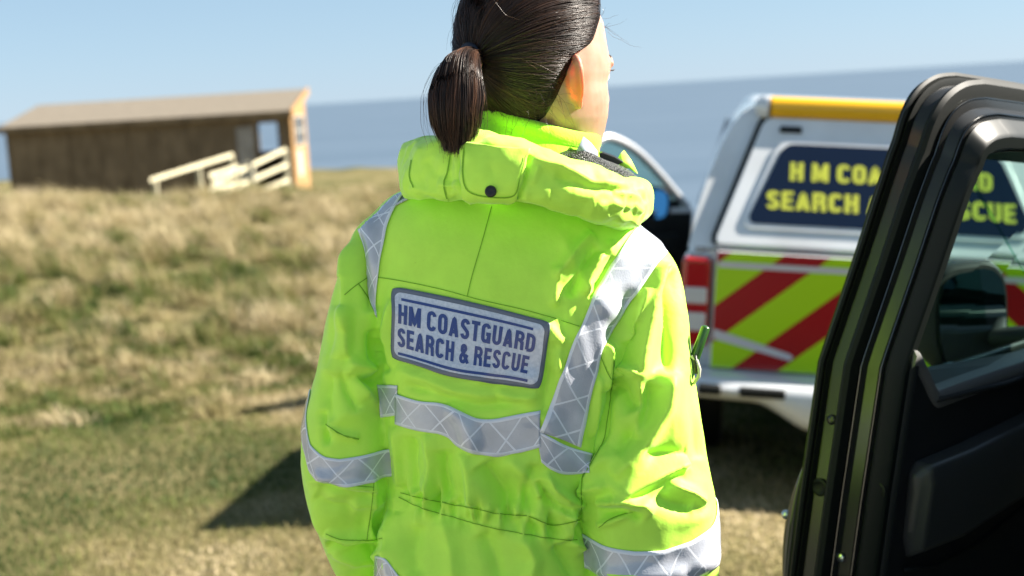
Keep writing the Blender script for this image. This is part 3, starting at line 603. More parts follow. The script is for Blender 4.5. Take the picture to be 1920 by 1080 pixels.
# ---- hood rolled down behind the neck
hood_ = [ # x y half-height(px) Y half-depth
 (868, 306, 26, 2.185, .020), (822, 306, 38, 2.15, .030), (795, 310, 47, 2.09, .040), (806, 314, 52, 2.02, .044), (850, 319, 55, 1.955, .046), (910, 325, 54, 1.915, .046), (975, 336, 50, 1.90, .046), (1040, 353, 47, 1.90, .046), (1100, 371, 46, 1.91, .047), (1150, 388, 46, 1.94, .048), (1180, 394, 44, 1.99, .045), (1184, 388, 40, 2.05, .038), (1160, 372, 32, 2.10, .03)]
hood = [(880, 300, 28, 2.185, .020), (830, 303, 44, 2.15, .028), (798, 310, 55, 2.09, .036), (806, 315, 60, 2.01, .040), (855, 316, 66, 1.955, .042), (915, 316, 65, 1.915, .043), (985, 322, 57, 1.90, .043), (1045, 336, 52, 1.90, .043), (1098, 358, 46, 1.91, .042), (1134, 373, 41, 1.935, .042), (1160, 381, 47, 1.97, .042), (1170, 380, 48, 2.02, .038), (1164, 372, 42, 2.07, .032), (1145, 362, 30, 2.11, .024)]
A = dense(hood, 8); rg = []
for i, (x, y, hh, Y, b) in enumerate(A):
    C = pt(x, y, Y); C0 = pt(*A[max(i-1, 0)][[0, 1]], A[max(i-1, 0)][3]); C1 = pt(*A[min(i+1, len(A)-1)][[0, 1]], A[min(i+1, len(A)-1)][3])
    t = C1-C0; t[2] = 0; t /= np.linalg.norm(t); outw = np.array([t[1], -t[0], 0]); uv_ = pt(x+6, y-hh, Y+.008)-C
    rg.append([C+uv_*np.sign(math.sin(q))*abs(math.sin(q))**(2/3.0)+outw*b*np.sign(math.cos(q))*abs(math.cos(q))**(2/2.0) for q in np.linspace(0, 2*math.pi, 36, endpoint=False)])
mb = MB(); mb.rings(rg)
HV, HF = remesh(mb.v, mb.f, .0026); HE = edges_of(HF); HV = lap(HV, HE, 6); HN = vnormals(HV, HF)
if (HN*(HV-pt(990, 340, 2.1))).sum(1).mean() < 0: HF = HF[:, ::-1]; HN = -HN
view = EYE-HV; view /= np.linalg.norm(view, axis=1, keepdims=True); hfac = sst(-.1, .3, (HN*view).sum(1))
HS = [([(866, 290), (862, 330), (872, 372)], -5, 5, 6), ([(992, 292), (984, 330), (972, 376)], -8, 5, 9, .1), ([(845, 285), (838, 330), (842, 375)], -5, 7, 9), ([(800, 300), (815, 325), (830, 330)], -4, 12, 10), ([(770, 350), (800, 362), (850, 372)], 4, 8, 8), ([(815, 345), (835, 350), (858, 346)], 5, 7, 8),
 ([(880, 285), (890, 310), (884, 325)], 3, 8, 8), ([(930, 285), (922, 310), (930, 330)], -3, 9, 9), ([(1000, 296), (1060, 318), (1110, 340), (1180, 352)], 6, 8, 10), ([(1010, 312), (1005, 330), (995, 345)], 5, 6, 6), ([(1040, 330), (1100, 350), (1180, 360)], -7, 9, 9), ([(1020, 385), (1080, 395), (1150, 412)], 4, 8, 9), ([(1030, 360), (1070, 378), (1110, 384)], -3, 12, 12),
 ([(1150, 360), (1180, 364), (1204, 372)], 6, 5, 6), ([(1172, 390), (1190, 384), (1206, 398)], 4, 6, 7), ([(1140, 396), (1165, 392), (1190, 400)], -3, 8, 8), ([(1150, 408), (1180, 408), (1200, 420)], 5, 5, 6), ([(1185, 345), (1200, 360), (1212, 380)], -4, 6, 6), ([(1120, 385), (1150, 380), (1170, 388)], 4, 6, 7), ([(860, 300), (870, 340), (880, 370)], 0, 5, 5)]
FOLD = 1.0; HV2 = folds(HV, HN, HS, hfac); q = vnoise(HV2*22, 1, 3)-.5; q2 = np.abs(vnoise(HV2*30+5, 1, 2)-.5); q3 = 1-np.abs(2*vnoise(HV2*np.array([11, 11, 26.])+3, 1, 1)-1); HV2 += HN*(q*.011-q2*.010+.007*(q3**1.6-.35))[:, None]; HV2 = lap(HV2, HE, 1, 1, .35)
BH = BVHTree.FromPolygons(HV2.tolist(), HF.tolist())
hd = link('hood', np_mesh('hood', HV2, HF), m_cl, person)
# flap with its snap
def flap(u, v):
    l = np.array([866+3*math.sin(v*3), 270+v*98]); r = np.array([992-22*v, 284+v*88]); return l*(1-u)+r*u+np.array([0, 10*math.sin(math.pi*u)*v])
G = []
for j in range(33):
    row = []
    for i in range(33):
        u, v = rr(i/32, j/32, .1, .11)
        if j/32 < .5: u, v = i/32, j/32
        row.append(on(*flap(u, v), .0055, BH))
    G.append(row)
G = sm_grid(G, 12)
for r in G:
    for i in range(len(r)):
        h = BH.find_nearest(Vector(r[i])); e = (Vector(r[i])-h[0]).dot(h[1])
        if e < .0065: r[i] = np.array(h[0]+h[1]*.0065)
G = sm_grid(G, 2)[::-1]; mbb = MB(); mbb.grid(G.tolist()); fl = obj('hood_flap', mbb, m_cl, hd, angle=None, recalc=False); solid(fl, .0055)
BF = BVHTree.FromPolygons([tuple(map(float, p)) for r in G for p in r], mbb.f)
m_blk = mat('black_plastic', (.012, .013, .014), rough=.38)
c = on(921, 358, .003, BF); ax = np.array(EYE-c); ax /= np.linalg.norm(ax); ax = ax*.8+np.array([0, -.2, .1])
mbb = MB(); mbb.lathe(c-ax*.002, ax, [(0, .0078), (.003, .0078), (.0048, .0066), (.0055, .0040), (.0050, .002)], 24); obj('snap_button', mbb, m_blk, hd)
seams([[(871, 278), (868, 320), (873, 350), (888, 363), (920, 369), (955, 369), (968, 360), (974, 335), (985, 292)]], hd, BF, 2.2); seams([[(846, 280), (840, 320), (833, 345), (840, 378)]], hd, BH, 2.6); seams([[(772, 300), (768, 330), (776, 352)]], hd, BH, 1.8)
# mesh lining showing inside the hood, right
m_net = mat('mesh_lining', (.010, .011, .011), rough=.42, spec=.5)
tc = N(m_net, 'ShaderNodeTexCoord'); vo = N(m_net, 'ShaderNodeTexVoronoi', i_Scale=420); L(m_net, tc.outputs['Object'], vo.inputs['Vector']); bb = N(m_net, 'ShaderNodeBump', i_Strength=1, i_Distance=.002); L(m_net, vo.outputs['Distance'], bb.inputs['Height']); L(m_net, bb.outputs[0], B(m_net).inputs['Normal'])
L(m_net, ramp(m_net, vo.outputs['Distance'], [(.25, (.10, .105, .10)), (.5, (.008, .009, .009))]), B(m_net).inputs['Base Color'])
lin = dense([(1000, 300, 14, 2.00, .03), (1050, 302, 20, 1.99, .03), (1090, 310, 27, 1.985, .032), (1130, 324, 25, 2.00, .032), (1165, 335, 20, 2.02, .03), (1188, 342, 12, 2.06, .022)], 6)
mb = MB(); rg = []
for i, (x, y, hh, Y, b) in enumerate(lin):
    C = pt(x, y, Y); u_ = pt(x+hh*.25, y-hh, Y)-C; rg.append([C+u_*math.sin(q)*(1+.06*math.sin(3*q+i*.4))+np.array([.25, -.97, 0])*b*math.cos(q) for q in np.linspace(0, 2*math.pi, 24, endpoint=False)])
mb.rings(rg); obj('mesh_lining', mb, m_net, hd, angle=None)
# stand-up collar (fleece edged) and the turned-out tips
Cc = [(1006, 244), (1006, 262), (1002, 300), (998, 345)]
def collar_ring(q, t, r_off=0):
    # q=0 right, pi/2 towards camera
    xl = np.interp(t, [0, 1], [908, 866]); xr = np.interp(t, [0, 1], [1118, 1130]); yl = np.interp(t, [0, 1], [188, 320]); yr = np.interp(t, [0, 1], [250, 385])
    cx, cy, hw = (xl+xr)/2, (yl+yr)/2, (xr-xl)/2+r_off/PY*FPX; C = pt(cx, cy, 2.055); u = pt(xr, yr, 2.055)-pt(xl, yl, 2.055); u = u/np.linalg.norm(u)*hw/FPX*PY*1.0
    return C+u*math.cos(q)+np.array([-.12, -1, -.05])*math.sin(q)*(.072+.02*t+r_off)
prof = [(0.75, -.016), (.35, -.012), (.02, -.010), (-.05, -.003), (-.045, .004), (.03, .009), (.16, .009), (.20, .0045), (.24, .006), (.5, .007), (1.0, .006)]
mb = MB(); rg = [[collar_ring(q, t, r) for q in np.linspace(R(-160), R(200), 97)[:-1]] for t, r in prof]; mb.rings(rg, caps=False)
m_fl = cloth('fleece_collar', (.42, .88, .04), .9); bump(m_fl, 260, .5, .002)
obj('collar', mb, m_fl, person, angle=None)
m_gr = mat('grey_reflective_cloth', (.30, .34, .42), rough=.5)
def sheet(name, pxs, m, parent, thick=.003):  # pxs rows of (x,y,Y)
    mbb = MB(); mbb.grid([[pt(*p) for p in r] for r in pxs]); return solid(obj(name, mbb, m, parent, angle=None, recalc=False), thick)
sheet('collar_tab', [[(1092, 258, 1.99), (1106, 270, 1.995), (1118, 286, 2.0)], [(1086, 272, 1.98), (1100, 282, 1.98), (1118, 294, 1.985)], [(1080, 283, 1.975), (1096, 293, 1.975), (1116, 302, 1.98)]], m_gr, person)
sheet('collar_tip', [[(1158, 300, 2.04), (1163, 290, 2.045), (1169, 284, 2.05)], [(1160, 308, 2.03), (1172, 303, 2.035), (1182, 302, 2.04)], [(1166, 314, 2.03), (1180, 316, 2.035), (1194, 326, 2.04)]], m_cl, person)
mb = MB(); mb.prism([pt(1123, 288, 2.02), pt(1130, 286, 2.02), pt(1152, 294, 2.02), (pt(1170, 304, 2.02)), pt(1160, 309, 2.02), pt(1126, 299, 2.02)], (0, .012, .002)); obj('hook_tab', mb, m_blk, person, bevel=.0015)

# ---- body: one skin for head, neck, trunk, arms, hands and legs
HY = R(50); hf = np.array([math.sin(HY), math.cos(HY), 0]); hr = np.array([math.cos(HY), -math.sin(HY), 0]); hu = np.array([0, 0, 1.0])
tiltv = np.array([.035, 0, 1.0]); tiltv /= np.linalg.norm(tiltv); hu = tiltv; hf = hf-hu*(hf@hu); hf /= np.linalg.norm(hf); hr = np.cross(hf, hu); hr /= np.linalg.norm(hr)
HC = pt(1009, 112, 2.065); HS_ = 1.12
def hp(f, r, z): return HC+HS_*(hf*f+hr*r+hu*z)
prof = [(.103, .012, .012, .012), (.099, .034, .040, .034), (.088, .060, .066, .052), (.070, .079, .083, .065), (.045, .091, .094, .073), (.015, .096, .099, .076), (-.006, .098, .098, .076), (-.018, .096, .094, .076), (-.030, .090, .088, .075), (-.044, .091, .080, .075), (-.058, .092, .070, .073), (-.074, .091, .055, .069), (-.090, .088, .035, .062), (-.106, .085, .015, .054), (-.120, .083, -.005, .045), (-.132, .080, -.02, .034), (-.139, .066, -.03, .02)]
rg = []
for z, Fr, Bk, Wd in prof:
    ex = 2.15 if z > 0 else 2.4
    cf = (Fr-Bk)/2; hl = (Fr+Bk)/2; rg.append([hp(cf+hl*np.sign(math.cos(q))*abs(math.cos(q))**(2/ex), Wd*np.sign(math.sin(q))*abs(math.sin(q))**(2/ex), z) for q in np.linspace(0, 2*math.pi, 48, endpoint=False)])
mb = MB(); mb.rings(rg[::-1])
neck = [hp(-.022, 0, -.03), hp(-.028, 0, -.08), hp(-.034, 0, -.12), hp(-.045, 0, -.17), hp(-.055, 0, -.24)]
mb.tube(neck, [.054, .054, .053, .056, .075], 28)
mb.tube([hp(.093, 0, -.018), hp(.104, 0, -.038), hp(.113, 0, -.056), hp(.098, 0, -.066)], [.007, .009, .011, .008], 14)     # nose
for s in (-1, 1):
    mb.ball(hp(.100, .010*s, -.060), .0085, 8); mb.tube([hp(.094, .012*s, -.004), hp(.091, .034*s, -.001), hp(.078, .052*s, -.008)], [.007, .008, .006], 10)   # brow ridge
    mb.ball(hp(.064, .036*s, -.052), .022, 10)
mb.tube([hp(.087, -.022, -.083), hp(.094, -.008, -.080), hp(.095, 0, -.081), hp(.094, .008, -.080), hp(.087, .022, -.083)], [.003, .0055, .005, .0055, .003], 10)
mb.tube([hp(.086, -.020, -.089), hp(.093, 0, -.090), hp(.086, .020, -.089)], [.003, .0065, .003], 10)
# ears
for s in (1, -1):
    ES = 1.05; E0 = np.array(hp(-.005, .074*s, -.030)); e1 = (-hf*.50+hr*.86*s)*ES; e2 = (hu*.98-hf*.16)*ES; e3 = np.cross(e1, e2)*s/ES**1.0   # e3 points to the back of the ear
    oc = [(-.002, .018), (.004, .028), (.013, .033), (.021, .030), (.0255, .020), (.026, .008), (.0235, -.004), (.019, -.014), (.014, -.022), (.010, -.031), (.004, -.034), (-.001, -.028), (-.002, -.018)]
    o3 = dense([(a, b, 0) for a, b in oc], 4); nn_ = len(o3); E = lambda a, b, c=0: E0+e1*a+e2*b+e3*c
    mb.tube([E(a, b, -.003*max(0, math.sin(i/nn_*math.pi*1.3))) for i, (a, b, _) in enumerate(o3)], [.0034+.0016*max(0, math.sin(i/nn_*math.pi*1.4)) for i in range(nn_)], 10)
    c2 = (.009, -.002); sc_ = lambda k, c: [E(c2[0]+(a-c2[0])*k, c2[1]+(b-c2[1])*k, c) for a, b, _ in o3]
    mb.rings([sc_(.15, .0150), sc_(.55, .0125), sc_(.85, .0045), sc_(1.0, .0015), sc_(1.0, -.001), sc_(.80, .0010), sc_(.5, .0085), sc_(.12, .0110)])
    mb.tube([E(.012, .022, -.001), E(.017, .010, -.002), (E(.016, -.004, -.002)), E(.011, -.014, -.001)], [.002, .0032, .0032, .002], 8)   # antihelix
    mb.tube([E(-.002, .0, -.002), E(.004, -.006, -.004), E(.0, -.014, -.002)], [.004, .004, .004], 8)   # tragus
    mb.ball(E(.006, -.028, 0), .0062, 8)
SV, SF = remesh(mb.v, mb.f, .0021); SE = edges_of(SF); SV = lap(SV, SE, 4)
V1, F1 = SV, SF
# trunk, arms, legs, hands (all but hidden in the clothes): a second grid grown on below the neck
mb = MB()
mb.rings([sring((905, 372), (1085, 400), .055, 2.08), sring((800, 440), (1150, 500), .07, 2.06), sring((780, 620), (1110, 680), .09, 2.06), sring((800, 900), (1080, 950), .085, 2.06), sring((780, 1120), (1090, 1160), .095, 2.06), sring((820, 1240), (1060, 1270), .08, 2.06)])
mb.tube([pt(996, 330, 2.08), pt(985, 440, 2.08)], [.055, .06], 20)
def path(rows): return [pt(a, b, c) for a, b, c in rows]
mb.tube(path([(820, 470, 2.07), (720, 500, 2.06), (668, 700, 2.05), (655, 870, 2.05), (675, 1010, 2.11), (694, 1110, 2.21)]), [.045, .036, .030, .028, .027, .025], 16)
mb.tube(path([(1120, 510, 2.05), (1200, 560, 2.03), (1212, 760, 2.01), (1218, 960, 2.0), (1240, 1150, 2.01), (1250, 1250, 2.03)]), [.045, .040, .035, .032, .030, .026], 16)
def hand(w, d, n, th):  # wrist, finger direction, palm normal, thumb side
    d = np.array(d, float); d /= np.linalg.norm(d); n = np.array(n, float); n -= d*(n@d); n /= np.linalg.norm(n); t = np.cross(d, n)*th; w = np.array(w)
    mb.rings([[w+d*k+t*a*math.cos(q)+n*b*math.sin(q) for q in np.linspace(0, 2*math.pi, 18, endpoint=False)] for k, a, b in ((-.02, .026, .020), (.0, .028, .018), (.03, .036, .016), (.065, .041, .014), (.090, .040, .012), (.098, .034, .008))])
    for o, l in ((.030, .070), (.010, .078), (-.010, .072), (-.029, .056)):
        p = w+d*.088+t*o; c = n*.3; mb.tube([p-d*.02, p, p+d*l*.45+n*l*.08, p+d*l*.75+n*l*.26, p+d*l*.9+n*l*.5], [.009, .0092, .0086, .0078, .0062], 10)
    p = w+d*.02+t*.030; mb.tube([p-t*.012, p+d*.022+t*.018, p+d*.050+t*.026+n*.008, p+d*.072+t*.026+n*.018], [.012, .0115, .0098, .0075], 10)
hand(pt(694, 1112, 2.21), (.02, .55, -.83), (.9, .2, 0), 1); hand(pt(1250, 1252, 2.03), (.02, .12, -1), (-.95, .15, 0), -1)
PB = pt(925, 1190, 2.06)
for s in (-1, 1):
    hx = PB[0]+.085*s; mb.tube([(hx, 2.06, PB[2]+.02), (hx+.01*s, 2.05, .62), (hx+.012*s, 2.06, GP+.46), (hx+.014*s, 2.075, GP+.28), (hx+.015*s, 2.07, GP+.07)], [.085, .074, .055, .052, .038], 18)
    mb.rings([[(hx+.015*s+rx*math.cos(q), 2.09+cy+ry*math.sin(q), GP+z) for q in np.linspace(0, 2*math.pi, 18, endpoint=False)] for z, rx, ry, cy in ((.012, .036, .10, .03), (.04, .036, .10, .03), (.07, .034, .06, 0), (.10, .034, .045, -.02))])
TV, TF = remesh(mb.v, mb.f, .0052); TV = lap(TV, edges_of(TF), 3)
m_skin = mat('skin', (.50, .29, .205), rough=.48, spec=.4, sss=.55); bump(m_skin, 420, .12, .0008, 4)
sk_ = vary(m_skin, (.36, .20, .14), (.43, .26, .19), 30, 4); ea = N(m_skin, 'ShaderNodeAttribute', attribute_name='flush'); em = N(m_skin, 'ShaderNodeMix', data_type='RGBA'); L(m_skin, ea.outputs['Fac'], em.inputs[0]); L(m_skin, sk_, em.inputs[6]); em.inputs[7].default_value = (.56, .17, .10, 1); L(m_skin, em.outputs[2], B(m_skin).inputs['Base Color']); B(m_skin).inputs['Subsurface Scale'].default_value = .016
bodyo = link('body', np_mesh('body', np.concatenate([V1, TV]), np.concatenate([F1, TF+len(V1)])), m_skin, person)
fl_ = np.zeros(len(V1)+len(TV))
for s in (1, -1):
    e0 = np.array(hp(.002, .094*s, -.032)); fl_[:len(V1)] = np.maximum(fl_[:len(V1)], 1-sst(.018, .042, np.linalg.norm(V1-e0, axis=1)))
bodyo.data.attributes.new('flush', 'FLOAT', 'POINT').data.foreach_set('value', fl_.astype(np.float32))
BS = BVHTree.FromPolygons(SV.tolist(), SF.tolist())
# face details: eyes, brows, lips
m_eye = mat('eye', (.75, .74, .72), rough=.12); m_iris = mat('iris', (.06, .035, .02), rough=.1); m_brow = mat('brow_hair', (.03, .018, .012), rough=.6); m_lip = mat('lip', (.48, .20, .17), rough=.4)
for s in (-1, 1):
    mbb = MB(); mbb.ball(hp(.0825, .031*s, -.022), .0118, 12); e = obj('eye', mbb, m_eye, person, angle=None)
    mbb = MB(); c = np.array(hp(.0825, .031*s, -.022)); mbb.ball(c+hf*.0085, .0058, 10); obj('iris', mbb, m_iris, e, angle=None)
    mbb = MB(); mbb.tube([hp(.0985, .012*s, 0), hp(.0975, .026*s, .005), hp(.087, .043*s, .002), hp(.077, .052*s, -.004)], [.0016, .0024, .002, .0008], 8); obj('eyebrow', mbb, m_brow, person, angle=None)
    mbb = MB()
    for k in range(16):
        u = -.5+k/15; a = np.array(hp(.0915-.012*abs(u)*s*u*2*0-.006*abs(u), (.031+.022*u)*s, -.016)); mbb.tube([a, a+HS_*(hf*.004+hr*s*.002*u), a+HS_*(hf*.006+hr*s*.004*u+hu*.002)], [.0005, .0004, .0002], 4)
    obj('eyelash', mbb, m_brow, person, angle=None)
mbb = MB(); mbb.tube([hp(.0885, -.021, -.0835), hp(.0965, -.008, -.0805), hp(.0975, 0, -.0815), hp(.0965, .008, -.0805), hp(.0885, .021, -.0835)], [.002, .0045, .004, .0045, .002], 10); mbb.tube([hp(.0875, -.019, -.088), hp(.0955, 0, -.090), hp(.0875, .019, -.088)], [.002, .0055, .002], 10); obj('lips', mbb, m_lip, person, angle=None)

# ---- hair: a close cap and combed strands drawn back to the tie
m_hair = mat('brown_hair', (.032, .017, .011), rough=.36, spec=.45)
at = N(m_hair, 'ShaderNodeAttribute', attribute_name='tint'); L(m_hair, ramp(m_hair, at.outputs['Fac'], [(0, (.010, .006, .005)), (.5, (.030, .015, .010)), (1, (.10, .045, .024))]), B(m_hair).inputs['Base Color'])
def hairline(phi):  # elevation where the hair starts, by azimuth from the face
    return np.interp(np.abs(np.degrees(phi)), [0, 25, 45, 60, 72, 82, 98, 112, 125, 145, 180], [48, 44, 36, 26, 14, 9, 4, -26, -46, -58, -60])
def edir(phi, el): return np.array([math.cos(el)*math.cos(phi), math.cos(el)*math.sin(phi), math.sin(el)])
def skull(d):  # radius of the skull in a local direction, from the finished skin
    wd = hf*d[0]+hr*d[1]+hu*d[2]; o = Vector(HC+hu*.0); h = BS.ray_cast(o+Vector(wd)*.25, -Vector(wd), .25)
    return .25-h[3] if h[0] is not None else .1
TEL = np.arange(-60, 91, 6); TPH = np.arange(-180, 181, 6); TAB = np.array([[skull(edir(R(p), R(e))) for p in TPH] for e in TEL])
# smooth out ears and nose
for _ in range(2):
    P = np.pad(TAB, 1, mode='edge'); TAB = np.minimum(TAB, (P[:-2, 1:-1]+P[2:, 1:-1]+P[1:-1, :-2]+P[1:-1, 2:])/4+.001)
def srad(D):
    el = np.degrees(np.arcsin(np.clip(D[:, 2], -1, 1))); ph = np.degrees(np.arctan2(D[:, 1], D[:, 0])); a = np.clip((el+60)/6, 0, len(TEL)-1.001); b = np.clip((ph+180)/6, 0, len(TPH)-1.001); i = a.astype(int); j = b.astype(int); u = a-i; v = b-j
    return (TAB[i, j]*(1-u)+TAB[i+1, j]*u)*(1-v)+(TAB[i, j+1]*(1-u)+TAB[i+1, j+1]*u)*v
TIE = pt(893, 116, 1.985); td = np.array([(TIE-HC)@hf, (TIE-HC)@hr, (TIE-HC)@hu]); tr_ = np.linalg.norm(td); td = td/tr_
def toW(Lc): return HC+Lc[:, :1]*hf+Lc[:, 1:2]*hr+Lc[:, 2:]*hu
thick = lambda D: .010+.010*np.clip(D[:, 2], 0, 1)+.004*np.clip(-D[:, 0], 0, 1)
# cap
G = []
for k in range(25):
    row = []
    for j in range(73):
        ph = R(-180+j*5); e0 = R(hairline(ph)); el = e0+(R(90)-e0)*(k/24)**.9; d = edir(ph, el)[None]; edge = min(1, k/4)
        row.append(toW(d*(srad(d)+thick(d)*(.12+.78*edge**.7))[:, None])[0])
    G.append(row)
mbb = MB(); mbb.grid(G); cap = obj('hair', mbb, m_hair, person, angle=None)
m_hair.node_tree.nodes['Attribute'].attribute_name = 'tint'
def strands(name, paths, r0, parent, tint, sides=3):
    """paths (n,k,3) -> thin tapered tubes in one mesh"""
    n, k, _ = paths.shape; t = np.gradient(paths, axis=1); t /= np.linalg.norm(t, axis=2, keepdims=True)+1e-12
    ref = np.where(np.abs(t[..., 2:3]) < .9, np.array([0, 0, 1.0]), np.array([1.0, 0, 0])); a = np.cross(t, ref); a /= np.linalg.norm(a, axis=2, keepdims=True)+1e-12; b = np.cross(t, a)
    tap = np.interp(np.linspace(0, 1, k), [0, .1, .7, 1], [.7, 1, 1, .35]); rad = r0[:, None]*tap[None]
    V = np.stack([paths+rad[..., None]*(math.cos(q)*a+math.sin(q)*b) for q in np.linspace(0, 2*math.pi, sides, endpoint=False)], 2)  # n,k,s,3
    base = (np.arange(n)*k*sides)[:, None, None]; ii = (np.arange(k-1)*sides)[None, :, None]; jj = np.arange(sides)[None, None, :]; j2 = (jj+1) % sides
    F = np.stack([base+ii+jj, base+ii+j2, base+ii+sides+j2, base+ii+sides+jj], -1).reshape(-1, 4)
    me = np_mesh(name, V.reshape(-1, 3), F); at = me.attributes.new('tint', 'FLOAT', 'POINT'); at.data.foreach_set('value', np.repeat(tint, k*sides).astype(np.float32)); return link(name, me, m_hair, parent)
def scalp(n, lift, jit, wob, root_edge=.35):
    ph = rng.uniform(-math.pi, math.pi, n); e0 = np.radians(hairline(ph)); u = rng.random(n); u = np.where(rng.random(n) < root_edge, u*.06, u); el = np.arcsin(np.sin(e0)+(1-np.sin(e0))*u*.98)
    D0 = np.stack([np.cos(el)*np.cos(ph), np.cos(el)*np.sin(ph), np.sin(el)], 1); dot = np.clip(D0@td, -1, 1); om = np.arccos(dot); k = 18; t = np.linspace(0, 1, k)[None]
    s = np.sin(om)[:, None]; W = (np.sin((1-t)*om[:, None])/s)[..., None]*D0[:, None]+(np.sin(t*om[:, None])/s)[..., None]*td
    # gentle common waves so locks gather
    lock = vnoise(np.stack([ph*2.2, el*2.2], 1), 1, 2)-.5; side = np.cross(D0, td); side /= np.linalg.norm(side, axis=1, keepdims=True)+1e-9
    W = W+side[:, None]*(np.sin(t*math.pi)*(lock*.16+rng.normal(0, wob, n))[:, None])[..., None]; W /= np.linalg.norm(W, axis=2, keepdims=True)
    flat = W.reshape(-1, 3); rad = (srad(flat)+thick(flat)).reshape(n, k); rad = rad*(1-0*t); edge = np.clip(t/.12, 0, 1)**.6; base = srad(flat).reshape(n, k)
    layer = (np.abs(rng.normal(0, jit, n))+lift+.004*(vnoise(np.stack([ph*5, el*5], 1), 1, 2)-.4))[:, None]
    layer = layer+.0025*np.sin(12*(ph+el*.7))[:, None]*np.sin(t*math.pi)
    rr_ = base+(rad-base)*edge*np.where(u[:, None] < .07, 1, 1)+layer*np.sin(np.clip(t*1.15, 0, 1)*math.pi*.5+.1)
    endr = tr_; blend = sst(.86, 1, t); rr_ = rr_*(1-blend)+(endr+rng.normal(0, .004, n)[:, None])*blend
    return toW((W*rr_[..., None]).reshape(-1, 3)).reshape(n, k, 3), lock
pa, lk = scalp(13000, -.0005, .0012, .03); strands('hair_strands', pa, rng.uniform(.00025, .0006, len(pa)), cap, np.clip(.34+lk*.8+rng.normal(0, .17, len(pa)), 0, 1))
pa, lk = scalp(220, .002, .0045, .14, .6); pa = pa[:, :int(18*.9)]; strands('hair_strands', pa, rng.uniform(.00012, .00022, len(pa)), cap, np.clip(.7+rng.normal(0, .2, len(pa)), 0, 1))
# tie
ax = TIE-HC; ax /= np.linalg.norm(ax); mbb = MB(); a = np.cross(ax, [0, 0, 1]); a /= np.linalg.norm(a); b = np.cross(ax, a)
ring_ = [TIE+ax*.012+(a*.0165+0)*math.cos(q)+b*.020*math.sin(q) for q in np.linspace(0, 2*math.pi, 33)]
mbb.tube(ring_, .0070, 10, caps=False); m_tie = mat('hair_tie_elastic', (.012, .016, .03), rough=.7); bump(m_tie, 500, .5, .001); obj('hair_tie', mbb, m_tie, person, angle=None)
# ponytail
def tail(n, spread, jit):
    c = dense([(899, 114, 1.985), (886, 112, 1.962), (872, 119, 1.937), (862, 138, 1.917), (857, 170, 1.905), (855, 208, 1.90), (856, 240, 1.905), (857, 266, 1.91)], 5); k = len(c)
    C = np.array([pt(*r) for r in c]); wdt = np.interp(np.linspace(0, 1, k), [0, .1, .28, .45, .62, .82, 1], [.010, .013, .021, .030, .036, .031, .020])*spread; dep = np.interp(np.linspace(0, 1, k), [0, .12, .4, 1], [.014, .015, .026, .018])*spread
    th = rng.uniform(0, 2*math.pi, n); rr0 = np.sqrt(rng.random(n)); ca, sa = np.cos(th)*rr0, np.sin(th)*rr0; t = np.gradient(C, axis=0); t /= np.linalg.norm(t, axis=1, keepdims=True)
    X = np.array([1, 0, .0])[None]-t*t[:, :1]; X /= np.linalg.norm(X, axis=1, keepdims=True); Yv = np.cross(t, X); end = 1.07-.40*rng.random(n)**2; tt = np.linspace(0, 1, 26); P = np.zeros((n, 26, 3))
    lock = vnoise(np.stack([ca*3, sa*3], 1), 1, 2)-.5
    for i, u in enumerate(tt):
        s = np.clip(u*end, 0, 1)*(k-1); a = np.minimum(s.astype(int), k-2); f = (s-a)[:, None]
        lp = lambda A: A[a]*(1-f)+A[a+1]*f
        wv = lp(wdt[:, None])[:, 0]; dv = lp(dep[:, None])[:, 0]; w1 = ca+lock*.25*math.sin(u*4+1)+jit*rng.normal(0, 1, n)*0; 
        P[:, i] = lp(C)+lp(X)*(wv*w1)[:, None]+lp(Yv)*(dv*sa)[:, None]+np.array([0, 0, -1])*np.clip(u*end-1, 0, 1)[:, None]*.15
    wob = rng.normal(0, jit, (n, 1, 3)); P += wob*(np.linspace(0, 1, 26)[None, :, None]**1.5); return P, lock
pa, lk = tail(3200, 1.0, .0025); pb, lk2 = tail(170, 1.12, .010); pa = np.concatenate([pa, pb]); lk = np.concatenate([lk, lk2]); strands('ponytail', pa, np.where(np.arange(len(pa)) < 3200, rng.uniform(.0004, .0009, len(pa)), rng.uniform(.00015, .0003, len(pa))), person, np.clip(.45+lk*1.6+rng.normal(0, .26, len(pa)), 0, 1))
# loose wisps at the nape and the forehead
W_ = []
for _ in range(70):
    x0 = rng.uniform(950, 1042); y0 = rng.uniform(150, 205); Y0 = 1.985+.0003*(x0-955); p = [on(x0, y0, .004, BS, 2.0)]; dv = np.array([rng.normal(.2, .6), 0, rng.normal(-.6, .5)])*.012
    for k in range(9): dv = dv+np.array([rng.normal(0, .003), rng.normal(-.001, .002), rng.normal(-.001, .003)]); p.append(p[-1]+dv*.30)
    W_.append(p)
for _ in range(12):
    x0 = rng.uniform(1105, 1140); y0 = rng.uniform(0, 62); p = [pt(x0, y0, 2.10)]; dv = np.array([.8, .1, rng.normal(-.1, .4)])*.010
    for k in range(9): dv = dv+np.array([rng.normal(0, .002), 0, rng.normal(-.0006, .003)]); p.append(p[-1]+dv*.35)
    W_.append(p)
for _ in range(26):
    ph = rng.uniform(-3, 3); el = rng.uniform(.1, 1.3); d = edir(ph, el)[None]; p = [toW(d*(srad(d)+thick(d)+.001)[:, None])[0]]; o_ = p[0]-HC; o_ /= np.linalg.norm(o_); dv = (TIE-p[0]); dv /= np.linalg.norm(dv); dv = dv*.008+o_*.006
    for k in range(9): dv = dv+rng.normal(0, .0022, 3)-o_*.0010; p.append(p[-1]+dv*.7)
    W_.append(p)
